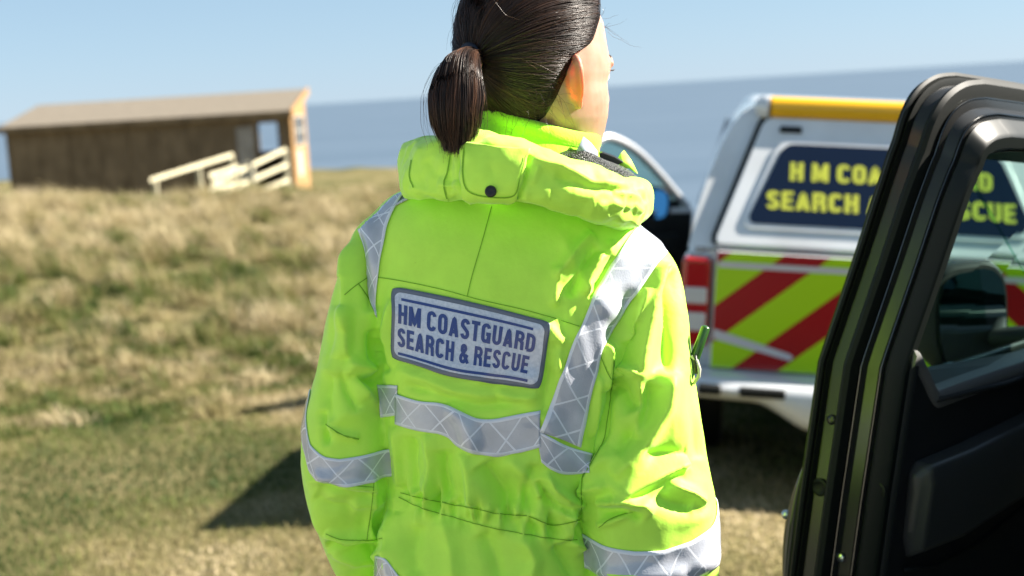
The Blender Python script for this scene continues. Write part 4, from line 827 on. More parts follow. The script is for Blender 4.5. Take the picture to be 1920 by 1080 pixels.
W_ = np.array(W_); strands('hair_strands', W_, np.full(len(W_), .00017), cap, np.clip(.65+rng.normal(0, .2, len(W_)), 0, 1))

# ---- trousers and boots below the frame
m_tr = cloth('navy_cloth', (.012, .016, .035)); m_bt = mat('boot_leather', (.012, .011, .010), rough=.45)
mb = MB(); mb.rings([sring((770, 1090), (1100, 1130), .115, 2.06), sring((765, 1200), (1105, 1240), .125, 2.06), sring((775, 1290), (1095, 1310), .125, 2.06)])
for s in (-1, 1):
    hx = PB[0]+.09*s; mb.tube([(hx, 2.06, PB[2]+.03), (hx+.01*s, 2.05, PB[2]-.12), (hx+.012*s, 2.05, .55), (hx+.014*s, 2.06, .32), (hx+.015*s, 2.07, GP+.06)], [.105, .105, .085, .08, .075], 24)
TV, TF = remesh(mb.v, mb.f, .007); TE = edges_of(TF); TV = lap(TV, TE, 8); TN = vnormals(TV, TF); TV += TN*((vnoise(TV*14, 1, 2)-.5)*.012)[:, None]; link('trousers', np_mesh('trousers', TV, TF), m_tr, person)
for s in (-1, 1):
    hx = PB[0]+.105*s; mb = MB(); mb.rings([[(hx+rx*math.cos(q), 2.09+cy+ry*math.sin(q), GP+z) for q in np.linspace(0, 2*math.pi, 24, endpoint=False)] for z, rx, ry, cy in ((0, .048, .135, .04), (.02, .050, .138, .04), (.028, .046, .13, .04), (.06, .047, .125, .035), (.085, .046, .09, .01), (.12, .048, .062, -.018), (.18, .052, .062, -.02))]); obj('boot', mb, m_bt, person, angle=50)

# ---- radio clipped to the chest, its aerial showing past the right sleeve
rad = empty('handheld_radio', tuple(pt(1300, 720, 1.98)), 0); rad['_w'] = 1
tag(rad, 'handheld radio with stubby black aerial coloured with green jacket reflection poking out past the right sleeve', 'radio')
m_rad = mat('radio_green_reflection', (.022, .075, .012), rough=.35, coat=.3, coat_r=.2)  # black plastic, with the jacket's green reflection put into its base colour
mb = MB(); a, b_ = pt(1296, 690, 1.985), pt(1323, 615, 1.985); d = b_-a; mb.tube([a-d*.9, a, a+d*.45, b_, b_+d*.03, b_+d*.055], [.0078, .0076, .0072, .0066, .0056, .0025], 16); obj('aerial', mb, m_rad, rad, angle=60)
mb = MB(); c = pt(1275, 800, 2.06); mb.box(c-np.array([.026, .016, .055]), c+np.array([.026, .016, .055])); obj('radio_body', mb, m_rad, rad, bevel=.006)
m_str = mat('cord_strap', (.42, .42, .33), rough=.8); mb = MB(); mb.tube(path([(1296, 668, 1.975), (1306, 676, 1.973), (1311, 692, 1.973), (1310, 706, 1.975), (1300, 720, 1.98)]), [.002, .0028, .003, .0028, .002], 8); obj('strap', mb, m_str, rad, angle=None)
mb = MB(); mb.tube(path([(1303, 666, 1.974), (1304.5, 682, 1.973), (1306, 700, 1.974)]), .0028, 8); obj('strap_clip', mb, m_blk, rad, angle=None)
# ================================================================== SHED ON THE BANK
SY = 30.0
def wood(name, c1, c2, scale=(1, 1, 1), rough=.75):
    m = mat(name, c1, rough=rough, spec=.2); tc = N(m, 'ShaderNodeTexCoord'); mp = N(m, 'ShaderNodeMapping'); mp.inputs['Scale'].default_value = scale; n = N(m, 'ShaderNodeTexNoise', i_Scale=3.0, i_Detail=6, i_Roughness=.65)
    L(m, tc.outputs['Object'], mp.inputs[0]); L(m, mp.outputs[0], n.inputs['Vector']); L(m, ramp(m, n.outputs['Fac'], [(.32, c1), (.68, c2)]), B(m).inputs['Base Color'])
    b = N(m, 'ShaderNodeBump', i_Strength=.5, i_Distance=.01); L(m, n.outputs['Fac'], b.inputs['Height']); L(m, b.outputs[0], B(m).inputs['Normal']); return m
m_dk = wood('weathered_board', (.12, .085, .050), (.25, .18, .11), (1.3, 1, .5)); m_or = wood('fresh_larch_board', (.24, .140, .060), (.33, .20, .09), (1, 6, .4)); m_rf = wood('roof_felt', (.135, .115, .09), (.22, .19, .15), (3, 6, 1), .9); m_pale = wood('pale_timber', (.42, .38, .26), (.56, .52, .37), (3, 3, 1)); m_gl = mat('dark_glass', (.05, .055, .06), rough=.08, spec=.8); m_wh = mat('white_paper', (.30, .30, .27), rough=.7); m_frame = mat('white_paint', (.34, .33, .29), rough=.5)
a0 = pt(8, 240, SY); a1 = pt(541, 208, SY); SL = float(a1[0]-a0[0]); ZE = float((a0[2]+a1[2])/2); ZB = -.75; DP = 2.5
shed = empty('wooden_shed', (float(a0[0]), SY, ZB), 0); tag(shed, 'long brown wooden shed with sloping roof and orange end wall behind the bank', 'shed')
H = ZE-ZB; RH = .40   # eave height, rise of the roof to the back
d0 = float(pt(481, 250, SY)[0]-a0[0]); d1 = float(pt(524, 250, SY)[0]-a0[0]); b0 = pt(489, 284, SY+DP); b1 = pt(519, 224, SY+DP); bx0, bx1, bz0, bz1 = float(b0[0]-a0[0]), float(b1[0]-a0[0]), float(b0[2])-ZB, min(float(b1[2])-ZB, H+RH-.14)       # doorway / see-through opening near the right end
mb = MB()
for x0, x1, z0, z1 in ((0, d0, 0, H-.06), (d0, SL-.06, H-.22, H-.06), (d1, SL-.06, 0, H-.22)): mb.box((x0, 0, z0), (x1, .05, z1))
obj('front_wall', mb, m_dk, shed, bevel=.004)
mb = MB(); x = .02
while x < d0-.1:
    mb.box((x, -.022, .0), (x+.05, 0, H-.07)); x += .62
mb.box((d0-.05, -.022, 0), (d0, 0, H-.2)); obj('batten', mb, m_dk, shed, bevel=.003)
mb = MB(); mb.prism([(SL-.05, .05, 0), (SL-.05, DP, 0), (SL-.05, DP, H+RH-.08), (SL-.05, .05, H-.08)], (.05, 0, 0)); obj('end_wall', mb, m_or, shed, bevel=.003)
mb = MB(); mb.prism([(0, .05, 0), (0, DP, 0), (0, DP, H+RH-.08), (0, .05, H-.08)], (.05, 0, 0)); obj('end_wall', mb, m_dk, shed)
mb = MB(); ow = d0+.56-.02
for x0, x1, z0, z1 in ((0.05, bx0, 0, H+RH-.1), (bx0, bx1, 0, bz0), (bx0, bx1, bz1, H+RH-.1), (bx1, SL-.05, 0, H+RH-.1)): mb.box((x0, DP-.05, z0), (x1, DP, z1))
obj('back_wall', mb, m_dk, shed)
mb = MB(); mb.box((.05, .05, .15), (SL-.05, DP-.05, .22)); obj('floor', mb, m_dk, shed)
mb = MB(); y0, y1 = -.16, DP+.16; sl = RH/DP; z = lambda y: H-.06+sl*y+.05
mb.prism([(-.10, y0, z(y0)), (-.10, y1, z(y1)), (-.10, y1, z(y1)+.05), (-.10, y0, z(y0)+.05)], (SL+.16, 0, 0)); rf = obj('roof', mb, m_rf, shed, bevel=.01)
mb = MB(); mb.prism([(SL+.061, y0, z(y0)-.10), (SL+.061, y1+.1, z(y1+.1)-.10), (SL+.061, y1+.1, z(y1+.1)+.07), (SL+.061, y0, z(y0)+.07)], (.028, 0, 0)); obj('bargeboard', mb, m_or, rf, bevel=.004)
mb = MB(); mb.box((-.1, y0-.025, z(y0)-.08), (SL+.06, y0-.001, z(y0)+.045)); obj('fascia', mb, m_dk, rf, bevel=.004)
# corner post, end window with glazing bars, notice
mb = MB(); mb.box((SL-.002, .0, 0), (SL+.03, .22, H-.08)); obj('corner_post', mb, m_or, shed, bevel=.005)
mb = MB(); mb.box((SL+.001, .55, H-.72), (SL+.022, 1.95, H-.16)); wn = obj('window', mb, m_gl, shed, bevel=.002)
mb = MB()
for yy in (.52, .99, 1.47, 1.93): mb.box((SL+.001, yy, H-.74), (SL+.036, yy+.05, H-.14))
for zz in (H-.76, H-.46, H-.15): mb.box((SL+.001, .53, zz), (SL+.034, 1.97, zz+.035))
obj('frame', mb, m_frame, wn)
mb = MB(); mb.box((SL+.001, .75, H-1.42), (SL+.012, 1.45, H-.86)); obj('notice', mb, m_wh, shed, bevel=.003)
mb = MB(); mb.box((d0-.42, -.03, .2), (d0-.06, -.002, H-.28)); obj('door', mb, wood('grey_door_board', (.25, .22, .19), (.36, .33, .30)), shed, bevel=.006)

# timber ramp railings in front of the door: each run a thing of its own
def rail_run(label, rails, posts, ramp_=None):
    r0 = np.array(rails[0][0], float); root = empty('ramp_railing', tuple(np.array([r0[0], r0[1], gz(r0[0], r0[1])]))); root['_w'] = 1; tag(root, label, 'railing')
    for a, b in rails:
        a = np.array(a); b = np.array(b); mb = MB(); mb.prism([a+np.array(q) for q in ((0, -.025, -.042), (0, .025, -.042), (0, .025, .042), (0, -.025, .042))], b-a); obj('rail', mb, m_pale, root, bevel=.008)
    for p in posts:
        p = np.array(p); g = min(gz(p[0], p[1]), p[2])-.3; mb = MB(); mb.box((p[0]-.045, p[1]+.026, g), (p[0]+.045, p[1]+.11, p[2]+.05)); obj('post', mb, m_pale, root, bevel=.008)
    return root
q = lambda x, y, Y=SY-1.2: pt(x, y, Y)
rail_run('pale timber handrail rising alone towards the shed door', [(q(282, 338, SY-3.4), q(436, 290, SY-.7))], [q(288, 338, SY-3.3), q(370, 312, SY-1.8), q(432, 294, SY-.75)])
rail_run('pale timber three rail fence sloping up to the shed corner', [(q(398, 345, SY-3.4), q(536, 280, SY-.6)), (q(398, 370, SY-3.4), q(540, 308, SY-.6)), (q(420, 384, SY-3.0), q(542, 337, SY-.6))], [q(402, 344, SY-3.3), q(470, 312, SY-2), q(533, 284, SY-.65)])
rail_run('short pale timber end railing below the shed door', [(q(393, 330, SY-3.6), q(445, 313, SY-2.6)), (q(393, 356, SY-3.6), q(445, 343, SY-2.6))], [q(397, 328, SY-2.6), q(442, 316, SY-2.6)])
c = q(462, 322, SY-2.1); bd = empty('notice_board', (c[0], c[1], gz(c[0], c[1]))); bd['_w'] = 1; tag(bd, 'small white notice board among the ramp railings', 'sign')
mb = MB(); mb.box((c[0]-.14, c[1]-.012, c[2]-.22), (c[0]+.14, c[1]+.012, c[2]+.16)); obj('board', mb, m_wh, bd, bevel=.004); mb = MB(); mb.box((c[0]-.03, c[1]+.013, gz(c[0], c[1])-.3), (c[0]+.03, c[1]+.06, c[2]+.2)); obj('post', mb, m_pale, bd, bevel=.004)
# ================================================================== VEHICLES
def paint(name, base, metal=0, rough=.35):
    m = mat(name, base, rough=rough, metal=metal, coat=1, coat_r=.03); bump(m, 900, .02, .0004); return m
m_white = paint('white_paint_body', (.70, .72, .74)); vary(m_white, (.62, .63, .64), (.72, .74, .76), 3.5, 6, .3, .6); m_graph = paint('graphite_paint', (.016, .019, .017), .35, .3); m_rub = mat('black_rubber', (.006, .007, .006), rough=.55, spec=.25); m_trim = mat('black_trim', (.012, .013, .013), rough=.55, spec=.3); bump(m_trim, 700, .3, .0006)
m_win = mat('tinted_glass_navy', (.004, .010, .030), rough=.06, spec=.6); m_yel = mat('yellow_lens', (.80, .42, .008), rough=.3, coat=.4); m_red = mat('red_lens', (.42, .008, .010), rough=.12, coat=.6); m_clear = mat('clear_lens', (.62, .60, .60), rough=.15, coat=.6); m_let = mat('yellow_lettering', (.55, .58, .06), rough=.4); m_rim = mat('alloy_rim', (.45, .45, .46), rough=.3, metal=.9); m_pl = mat('yellow_plate', (.75, .50, .02), rough=.4); m_sil = mat('silver_trim', (.55, .56, .57), rough=.3, metal=.6); m_mir = mat('mirror_glass', (.9, .92, .95), rough=.015, metal=1); m_refl = mat('pale_reflective_strip', (.60, .58, .62), rough=.35, coat=.3)
m_dark = mat('door_frame_paint', (.005, .007, .006), rough=.38, spec=.3, coat=.0, coat_r=.15)
m_glass = mat('window_glass', (.52, .74, .66), rough=.0, trans=1, ior=1.02, spec=.5)
# chevron livery in the panel's own flat coordinates
m_chev = mat('chevron_livery', rough=.32, coat=.5); tc = N(m_chev, 'ShaderNodeTexCoord'); sp = N(m_chev, 'ShaderNodeSeparateXYZ'); L(m_chev, tc.outputs['Object'], sp.inputs[0])
ax_ = mth(m_chev, 'ABSOLUTE', sp.outputs[0]); e_ = mth(m_chev, 'DIVIDE', mth(m_chev, 'SUBTRACT', mth(m_chev, 'ADD', ax_, mth(m_chev, 'MULTIPLY', sp.outputs[2], 1.2)), 1.621-4.35), .435)
st = mth(m_chev, 'LESS_THAN', mth(m_chev, 'FRACT', e_), .47); mx = N(m_chev, 'ShaderNodeMix', data_type='RGBA'); L(m_chev, st, mx.inputs[0]); mx.inputs[6].default_value = (.43, .70, .008, 1); mx.inputs[7].default_value = (.36, .003, .008, 1); L(m_chev, mx.outputs[2], B(m_chev).inputs['Base Color'])
def rrect(hw_, z0, z1, r=.1, n=4, hwt=None):
    """rounded section (x,z), optionally narrower at the top"""
    hwt = hw_ if hwt is None else hwt; P = []
    for cx, cz, a in ((hw_-r, z0+r*.6, -90), (hwt-r, z1-r, 0), (-hwt+r, z1-r, 90), (-hw_+r, z0+r*.6, 180)):
        for k in range(n+1): q = R(a+90*k/n); P.append((cx+r*math.cos(q), cz+(r*.6 if cz < (z0+z1)/2 else r)*math.sin(q)))
    return P
def loft(mb, stations, mi=0):
    return mb.rings([[(x, y, z) for x, z in rrect(*s)] for y, *s in stations], mi=mi)
def wheel(parent, x, y, r=.385):
    s = 1 if x > 0 else -1; mb = MB(); mb.lathe((x, y, r), (s, 0, 0), [(-.12, r*.62), (-.125, r*.86), (-.115, r*.95), (-.08, r), (.08, r), (.115, r*.95), (.125, r*.86), (.12, r*.62)], 36)
    w_ = obj('wheel', mb, m_rub, parent, angle=40); mb = MB(); mb.lathe((x, y, r), (s, 0, 0), [(-.05, r*.64), (.10, r*.63), (.105, r*.58), (.06, r*.5), (.05, .08), (.075, .05), (.075, .001)], 30)
    for k in range(6): a = 2*math.pi*k/6; mb.tube([(x+s*.07, y+.06*math.cos(a), r+.06*math.sin(a)), (x+s*.10, y+r*.6*math.cos(a), r+r*.6*math.sin(a))], [.035, .028], 8)
    obj('rim', mb, m_rim, w_, angle=40)
def pickup(label, pm, loc, rz, canopy=True, skip_left_door=False):
    t = empty('pickup_truck', loc, rz); tag(t, label, 'pickup truck')
    mb = MB(); loft(mb, [(.31, .86, .60, 1.14, .10), (.34, .89, .56, 1.15, .10), (1.0, .905, .55, 1.15, .12), (2.02, .905, .50, 1.15, .12)]); obj('load_bed', mb, pm, t, angle=45)
    mb = MB(); loft(mb, [(2.06, .905, .42, 1.14, .12), (3.72, .905, .42, 1.16, .12), (4.2, .90, .45, 1.16, .16), (4.95, .88, .48, 1.08, .18), (5.22, .80, .50, .98, .2), (5.30, .70, .52, .88, .15)]); obj('cab_body', mb, pm, t, angle=45)
    mb = MB(); loft(mb, [(2.05, .84, 1.13, 1.72, .1, 4, .62), (2.18, .86, 1.13, 1.80, .1, 4, .66), (3.0, .87, 1.13, 1.82, .1, 4, .66), (3.25, .87, 1.13, 1.78, .1, 4, .64), (3.85, .84, 1.12, 1.20, .03, 4, .78)]); cb = obj('cab_roof', mb, pm, t, angle=45)
    for s in (-1, 1):
        mb = MB()
        for y0, y1 in ((2.22, 2.68), (2.76, 3.35)):
            P = [(s*.876, y0, 1.18), (s*.872, y1+.05, 1.18), (s*.742, y1-.28 if y1 > 3 else y1, 1.68), (s*.735, y0+.05, 1.68)]; mb.prism(P, (s*.01, 0, .002))
        obj('side_window', mb, m_win, cb, smooth=False)
    mb = MB(); mb.prism([(-.70, 3.80, 1.225), (.70, 3.80, 1.225), (.58, 3.32, 1.76), (-.58, 3.32, 1.76)], (0, .012, .02)); obj('windscreen', mb, m_win, cb, smooth=False)
    for x in (-.80, .80):
        for y in (1.12, 4.34): wheel(t, x, y)
    for x in (-.9, .9):
        for y in (1.12, 4.34):
            mb = MB(); q = [(x, y+.46*math.cos(a), .385+.46*math.sin(a)) for a in np.linspace(R(-10), R(190), 15)]; mb.tube(q, .035, 8); obj('wheel_arch', mb, m_trim, t, angle=None)
    mb = MB(); mb.box((-.62, .5, .40), (.62, 5.0, .56)); obj('chassis', mb, m_trim, t, bevel=.03)
    mb = MB(); mb.tube([(-.72, 1.12, .385), (.72, 1.12, .385)], .05, 12); mb.ball((.05, 1.12, .385), .13, 10); obj('axle', mb, m_trim, t, angle=None)
    # rear bumper with a dropped centre
    def bz(x): return .385+.115*float(sst(.28, .56, abs(x)))
    mb = MB(); xs_ = np.linspace(-.90, .90, 49); rg = []
    for x in xs_:
        cv = .05*(abs(x)/.9)**4; zb = bz(x); zt = .60; rg.append([(x, .02+cv, zb+.02), (x, .0+cv, zb+.06), (x, .0+cv, zt-.06), (x, .025+cv, zt-.015), (x, .06+cv, zt), (x, .30, zt), (x, .30, zb), (x, .06+cv, zb)])
    mb.rings(rg); bp = obj('rear_bumper', mb, pm, t, angle=38)
    for x0, x1 in ((-.80, -.70), (-.62, -.42), (.42, .62), (.70, .80)): mb = MB(); mb.box((x0, -.012, .535), (x1, .06, .575)); obj('bumper_slot', mb, m_trim, bp, bevel=.01)
    mb = MB(); mb.box((-.26, -.014, .42), (.26, .03, .53)); obj('number_plate', mb, m_pl, bp, bevel=.004)
    # tailgate
    tg = MB(); tg.box((-.76, .235, .605), (.76, .30, 1.145)); tg = obj('tailgate', tg, pm, t, bevel=.015, seg=3)
    if canopy:
        mb = MB(); mb.box((-.752, .2315, .612), (.752, .2335, 1.142)); obj('chevron_panel', mb, m_chev, tg, smooth=False)
        mb = MB(); mb.prism([(-.745, .228, 1.072), (.745, .228, 1.072), (.745, .228, 1.098), (-.745, .228, 1.098)], (0, .003, 0)); mb.prism([(-.748, .228, .745), (-.40, .228, .665), (-.385, .228, .680), (-.40, .228, .695), (-.748, .228, .79)], (0, .003, 0)); mb.prism([(.748, .228, .745), (.40, .228, .665), (.385, .228, .680), (.40, .228, .695), (.748, .228, .79)], (0, .003, 0)); obj('reflective_strip', mb, m_refl, tg, smooth=False)
    mb = MB(); mb.box((-.10, .222, 1.0), (.10, .232, 1.05)); obj('handle', mb, m_trim, tg, bevel=.006)
    for s in (-1, 1):
        x0, x1 = sorted((s*.775, s*.905)); mb = MB(); mb.box((x0, .225, .70), (x1, .43, 1.11)); tl = obj('tail_light', mb, m_red, t, bevel=.022, seg=3)
        for z0, z1 in ((.90, .975), (.775, .86)):
            mb = MB(); mb.box((x0+.012, .218, z0), (x1-.012, .26, z1)); mb2 = obj('clear_lamp', mb, m_clear, tl, bevel=.008)
    if not canopy: return t
    # canopy: leaning hatch, tapering sides, domed roof
    hy = lambda z: .26+(z-1.15)*.60
    secs = [(1.152, .885), (1.30, .858), (1.45, .818), (1.60, .765), (1.70, .718), (1.765, .67), (1.80, .605)]
    def ring_at(yoff, front=False):
        P = []
        for z, hw_ in secs: P.append((hw_, (hy(z)+yoff) if not front else 2.03-(z-1.15)*.05, z))
        top = [(.45, 1.806), (.22, 1.809), (0, 1.81), (-.22, 1.809), (-.45, 1.806)]; P += [(x, (hy(1.80)+yoff) if not front else 2.0, z) for x, z in top]
        return P+[(-x, y, z) for x, y, z in reversed(P[:len(secs)])]
    mb = MB(); mb.rings([ring_at(.02), ring_at(0.045), ring_at(.5), ring_at(0, True)]); cn = obj('canopy', mb, pm, t, angle=45)
    def hpn(x, z, off=0):   # point on the hatch plane
        nrm = np.array([0, -1, .60])/math.hypot(1, .6); return np.array([x, hy(z), z])+nrm*off
    def quad_panel(hb, ht, z0, z1, off, th, r=.06, mb=None):
        P = []
        for cx, cz, a in ((1, 0, -90), (1, 1, 0), (-1, 1, 90), (-1, 0, 180)):
            for k in range(6):
                q = R(a+90*k/5); zz = (z0+r if cz == 0 else z1-r)+r*math.sin(q); w_ = hb+(ht-hb)*(zz-z0)/(z1-z0); P.append(hpn(cx*(w_-r)+r*math.cos(q), zz, off))
        nrm = np.array([0, -1, .60])/math.hypot(1, .6); (mb or MB()); return mb.prism(P, nrm*th)
    mb = MB(); quad_panel(.775, .57, 1.165, 1.735, -.02, .035, .04, mb); ht = obj('hatch', mb, pm, cn, bevel=.008)
    mb = MB(); quad_panel(.795, .59, 1.172, 1.75, -.022, .026, .04, mb); obj('hatch_seal', mb, m_rub, cn, smooth=False)
    mb = MB(); quad_panel(.660, .50, 1.235, 1.630, .013, .010, .055, mb); obj('window_surround', mb, pm, ht, bevel=.004)
    mb = MB(); quad_panel(.635, .477, 1.258, 1.612, .015, .0115, .045, mb); wd = obj('hatch_window', mb, m_win, ht, smooth=False)
    for txt, x0, x1, z0, z1 in (('H M COASTGUARD', -.445, .445, 1.450, 1.530), ('SEARCH AND RESCUE', -.545, .545, 1.322, 1.402)):
        write_on('lettering', txt, lambda x, y, k: hpn(x0+(x1-x0)*x, z0+(z1-z0)*y, .0275+.0003*k), m_let, wd, .19)
    mb = MB(); a = hpn(-.50, 1.672, .014); b = hpn(-.40, 1.692, .03); mb.prism([hpn(-.50, 1.665, .012), hpn(-.40, 1.665, .012), hpn(-.40, 1.690, .012), hpn(-.50, 1.690, .012)], (0, -.016, .01)); obj('hatch_hinge', mb, m_trim, ht, bevel=.004); mb = MB(); mb.prism([hpn(.50, 1.665, .012), hpn(.40, 1.665, .012), hpn(.40, 1.690, .012), hpn(.50, 1.690, .012)], (0, -.016, .01)); obj('hatch_hinge', mb, m_trim, ht, bevel=.004)
    for s in (-1, 1):
        mb = MB(); mb.tube([(s*.728, hy(1.62)+.07, 1.60), (s*.69, hy(1.70)+.075, 1.70)], .022, 8); obj('side_vent', mb, m_trim, cn, angle=None)
    mb = MB(); yb = hy(1.80)-.02; mb.tube([(-.545, yb, 1.785), (.545, yb, 1.785)], .052, 20); lb = obj('roof_light_bar', mb, m_yel, cn, angle=50)
    for s in (-1, 1): mb = MB(); mb.tube([(s*.546, yb, 1.785), (s*.585, yb+.01, 1.785), (s*.605, yb+.02, 1.78)], [.056, .056, .035], 20); obj('end_cap', mb, pm, lb, angle=50)
    return t
# ---- the marked rescue truck
c = pt(1668, 590, 6.28); TZ = -.35
truck = pickup('white rescue pickup with red and yellow chevron tailgate and dark lettered hatch window', m_white, (float(c[0])-.16, 6.02, TZ-.05), R(-9)); truck.rotation_euler = (0, R(5.8), R(-9))
dr = empty('front_door', (-.91, 3.70, 0), R(0), truck); AO = R(38)   # swung open, hinged at the front
da = np.array([-math.sin(AO), -math.cos(AO), 0]); dn = np.array([-math.cos(AO), math.sin(AO), 0]); dq = lambda s, z, o=0: tuple(da*s+dn*o+np.array([0, 0, z]))
mb = MB(); mb.prism([dq(.02, .50), dq(1.08, .50), dq(1.12, .8), dq(1.10, 1.05), dq(.02, 1.02)], dn*.09); dp = obj('door_panel', mb, m_white, dr, bevel=.02, seg=3)
mb = MB(); mb.prism([dq(.06, .54, -.012), dq(1.04, .54, -.012), dq(1.06, .82, -.012), dq(1.04, 1.02, -.012), dq(.06, .99, -.012)], dn*.012); mb.prism([dq(.25, .74, -.07), dq(.9, .74, -.07), dq(.95, .82, -.07), dq(.25, .86, -.07)], dn*.058); obj('inner_trim', mb, m_trim, dr, bevel=.01)
fr_ = dense([(1.08, 1.04, 0), (1.06, 1.25, 0), (1.03, 1.42, 0), (.97, 1.49, 0), (.85, 1.50, 0), (.62, 1.42, 0), (.38, 1.27, 0), (.18, 1.12, 0), (.05, 1.02, 0)], 6); mb = MB(); mb.tube([dq(s, z, .045) for s, z, _ in fr_], .030, 12); obj('window_frame', mb, m_sil, dr, angle=None)
mb = MB(); mb.prism([dq(s, z, .04) for s, z, _ in fr_], dn*.004); obj('window_pane', mb, m_glass, dr, smooth=False)
mc = np.array(dq(.40, 1.06, .06)); mb = MB(); fwd = np.array([0, 1, 0]); loft_ = []
for k, sc_ in ((0, .94), (.02, 1.0), (.07, .9), (.11, .55)): loft_.append([tuple(mc+fwd*k+np.array([.125*sc_*np.sign(math.cos(q))*abs(math.cos(q))**.6, 0, .115*sc_*np.sign(math.sin(q))*abs(math.sin(q))**.6])) for q in np.linspace(0, 2*math.pi, 28, endpoint=False)])
mb.rings(loft_); mb.tube([dq(.14, 1.04, .06), tuple(mc+fwd*.05)], .035, 10); mh = obj('wing_mirror', mb, m_trim, dr, angle=50)
mn = np.array([.02, -.94, .34]); mb = MB(); P = [mc+np.array([.105*np.sign(math.cos(q))*abs(math.cos(q))**.6, -.008+.10*.34*np.sign(math.sin(q))*abs(math.sin(q))**.6, .095*np.sign(math.sin(q))*abs(math.sin(q))**.6]) for q in np.linspace(0, 2*math.pi, 28, endpoint=False)]; mb.prism([p+np.array([0, -.036, 0]) for p in P], (0, .01, 0)); obj('mirror_glass', mb, mat('sky_painted_mirror_glass', (.16, .52, .88), rough=.03, metal=1), mh, smooth=False)  # the blue sky reflection is put into the mirror's colour

# ---- the dark vehicle whose open door stands at the right edge
DA = R(45); P0 = np.array(pt(1504, 640, 2.40)); ds = np.array([math.cos(DA), math.sin(DA), 0]); dnn = np.array([-math.sin(DA), math.cos(DA), 0]); P0[2] = 0
HP = P0+ds*1.12; CH = R(-15)   # hinge, heading
lo = np.array([-.91, 3.72, 0]); rot = np.array([[math.cos(CH), -math.sin(CH), 0], [math.sin(CH), math.cos(CH), 0], [0, 0, 1]])
base = HP-rot@lo+np.array([.10, -.02, 0]); base[2] = -.16
car = pickup('dark grey pickup parked at the right with its front door standing open', m_graph, tuple(base), CH, canopy=False)
fd = empty('front_door', tuple(np.linalg.inv(rot)@(P0-base)), 0, car); fd.rotation_euler = (0, 0, -CH)
BELT = 1.085
def tumble(z): return -(z-BELT)*(.25 if z > BELT else .12)
def D(s, z, d=0.0):   # s from latch towards hinge, z up, d inward from the outer skin -> door-local
    if d > 0 and z > 1.36: z = z-d*.30*min(1, (z-1.36)/.13)
    p = ds*s+dnn*(tumble(z)-(d*.72 if d > 0 else d)); return np.array([p[0], p[1], z])
def es(z): return float(np.interp(z, [.25, .62, .85, BELT, 1.25, 1.48], [-.055, -.012, .012, .042, .090, .150]))
path_ = [(es(z), z) for z in np.linspace(.28, 1.44, 40)]+[tuple(r[:2]) for r in dense([(.147, 1.46, 0), (.158, 1.508, 0), (.185, 1.542, 0), (.235, 1.560, 0), (.30, 1.562, 0)], 6)]+[(s, 1.562-.10*(s-.3)-.03*(s-.3)**2) for s in np.linspace(.34, .95, 14)]
PA = np.array(path_)
def sweep(profile):   # profile: list of (d, e); e measured from the edge into the door
    T = np.gradient(PA, axis=0); T /= np.linalg.norm(T, axis=1, keepdims=True); NI = np.stack([T[:, 1], -T[:, 0]], 1); G = []
    for (s, z), n in zip(PA, NI): G.append([D(s+n[0]*e, z+n[1]*e, d) for d, e in profile])
    return G
def ribbon(name, profile, m, parent=fd, angle=28):
    mb = MB(); mb.grid([[tuple(q) for q in r] for r in sweep(profile)]); return obj(name, mb, m, parent, angle=angle, recalc=False)
m_grey = mat('satin_grey_metal', (.015, .015, .0145), rough=.25, metal=.0, coat=.0)
ribbon('door_edge', [(.0, .14), (-.002, .05), (.0, .008), (.004, .0), (.012, .001), (.016, .010), (.030, .012)], m_dark)
ribbon('outer_seal', [(.012, .004), (.014, -.006), (.020, -.010), (.026, -.006), (.027, .004), (.030, -.002), (.035, -.005), (.040, .004), (.040, .014)], m_rub)
ribbon('edge_panel', [(.038, .012), (.042, .006), (.070, .007), (.074, .004), (.077, .012), (.078, .03)], m_grey)
ribbon('main_seal', [(.078, .020), (.080, .0), (.086, -.013), (.096, -.018), (.106, -.013), (.110, .0), (.112, .024)], m_rub)
ribbon('inner_step', [(.110, .02), (.113, .010), (.116, .0075), (.119, .012), (.124, .022), (.150, .027), (.153, .023), (.156, .027), (.160, .036)], m_grey)
ribbon('window_frame', [(.158, .034), (.166, .030), (.172, .034), (.198, .044), (.204, .050), (.205, .068), (.200, .074), (.190, .078), (.186, .085), (.150, .091), (.10, .097), (.085, .098)], m_dark)
ribbon('glass_run', [(.19, .076), (.193, .082), (.186, .088), (.15, .094), (.12, .099), (.10, .101)], m_rub)
m_bead = mat('added_glint_metal', (.12, .12, .115), rough=.16, metal=1)  # beads added along the door edges to draw thin reflections of the jacket
for d_, e_b in ((.0385, .0085), (.0765, .005), (.1165, .0085), (.157, .0245)):
    ribbon('added_glint_bead', [(d_+.0016*math.cos(q)/.72, e_b-.0016*math.sin(q)) for q in np.linspace(0, 2*math.pi, 9)], m_bead)
# pane
inner = []
T = np.gradient(PA, axis=0); T /= np.linalg.norm(T, axis=1, keepdims=True)
for (s, z), t in zip(PA, T):
    a = (s+t[1]*.096, z-t[0]*.096)
    if z > BELT-.02: inner.append(a)
bot = [(.95, BELT-.13), (inner[0][0]-.01, BELT-.13)]; mb = MB(); P = [D(s, z, .09) for s, z in inner+bot]; mb.prism(P, dnn*-.004); obj('window_pane', mb, m_glass, fd, smooth=False)
def zsill(s): return BELT-.092*float(sst(.105, .225, s))-.015*float(sst(.2, .9, s))
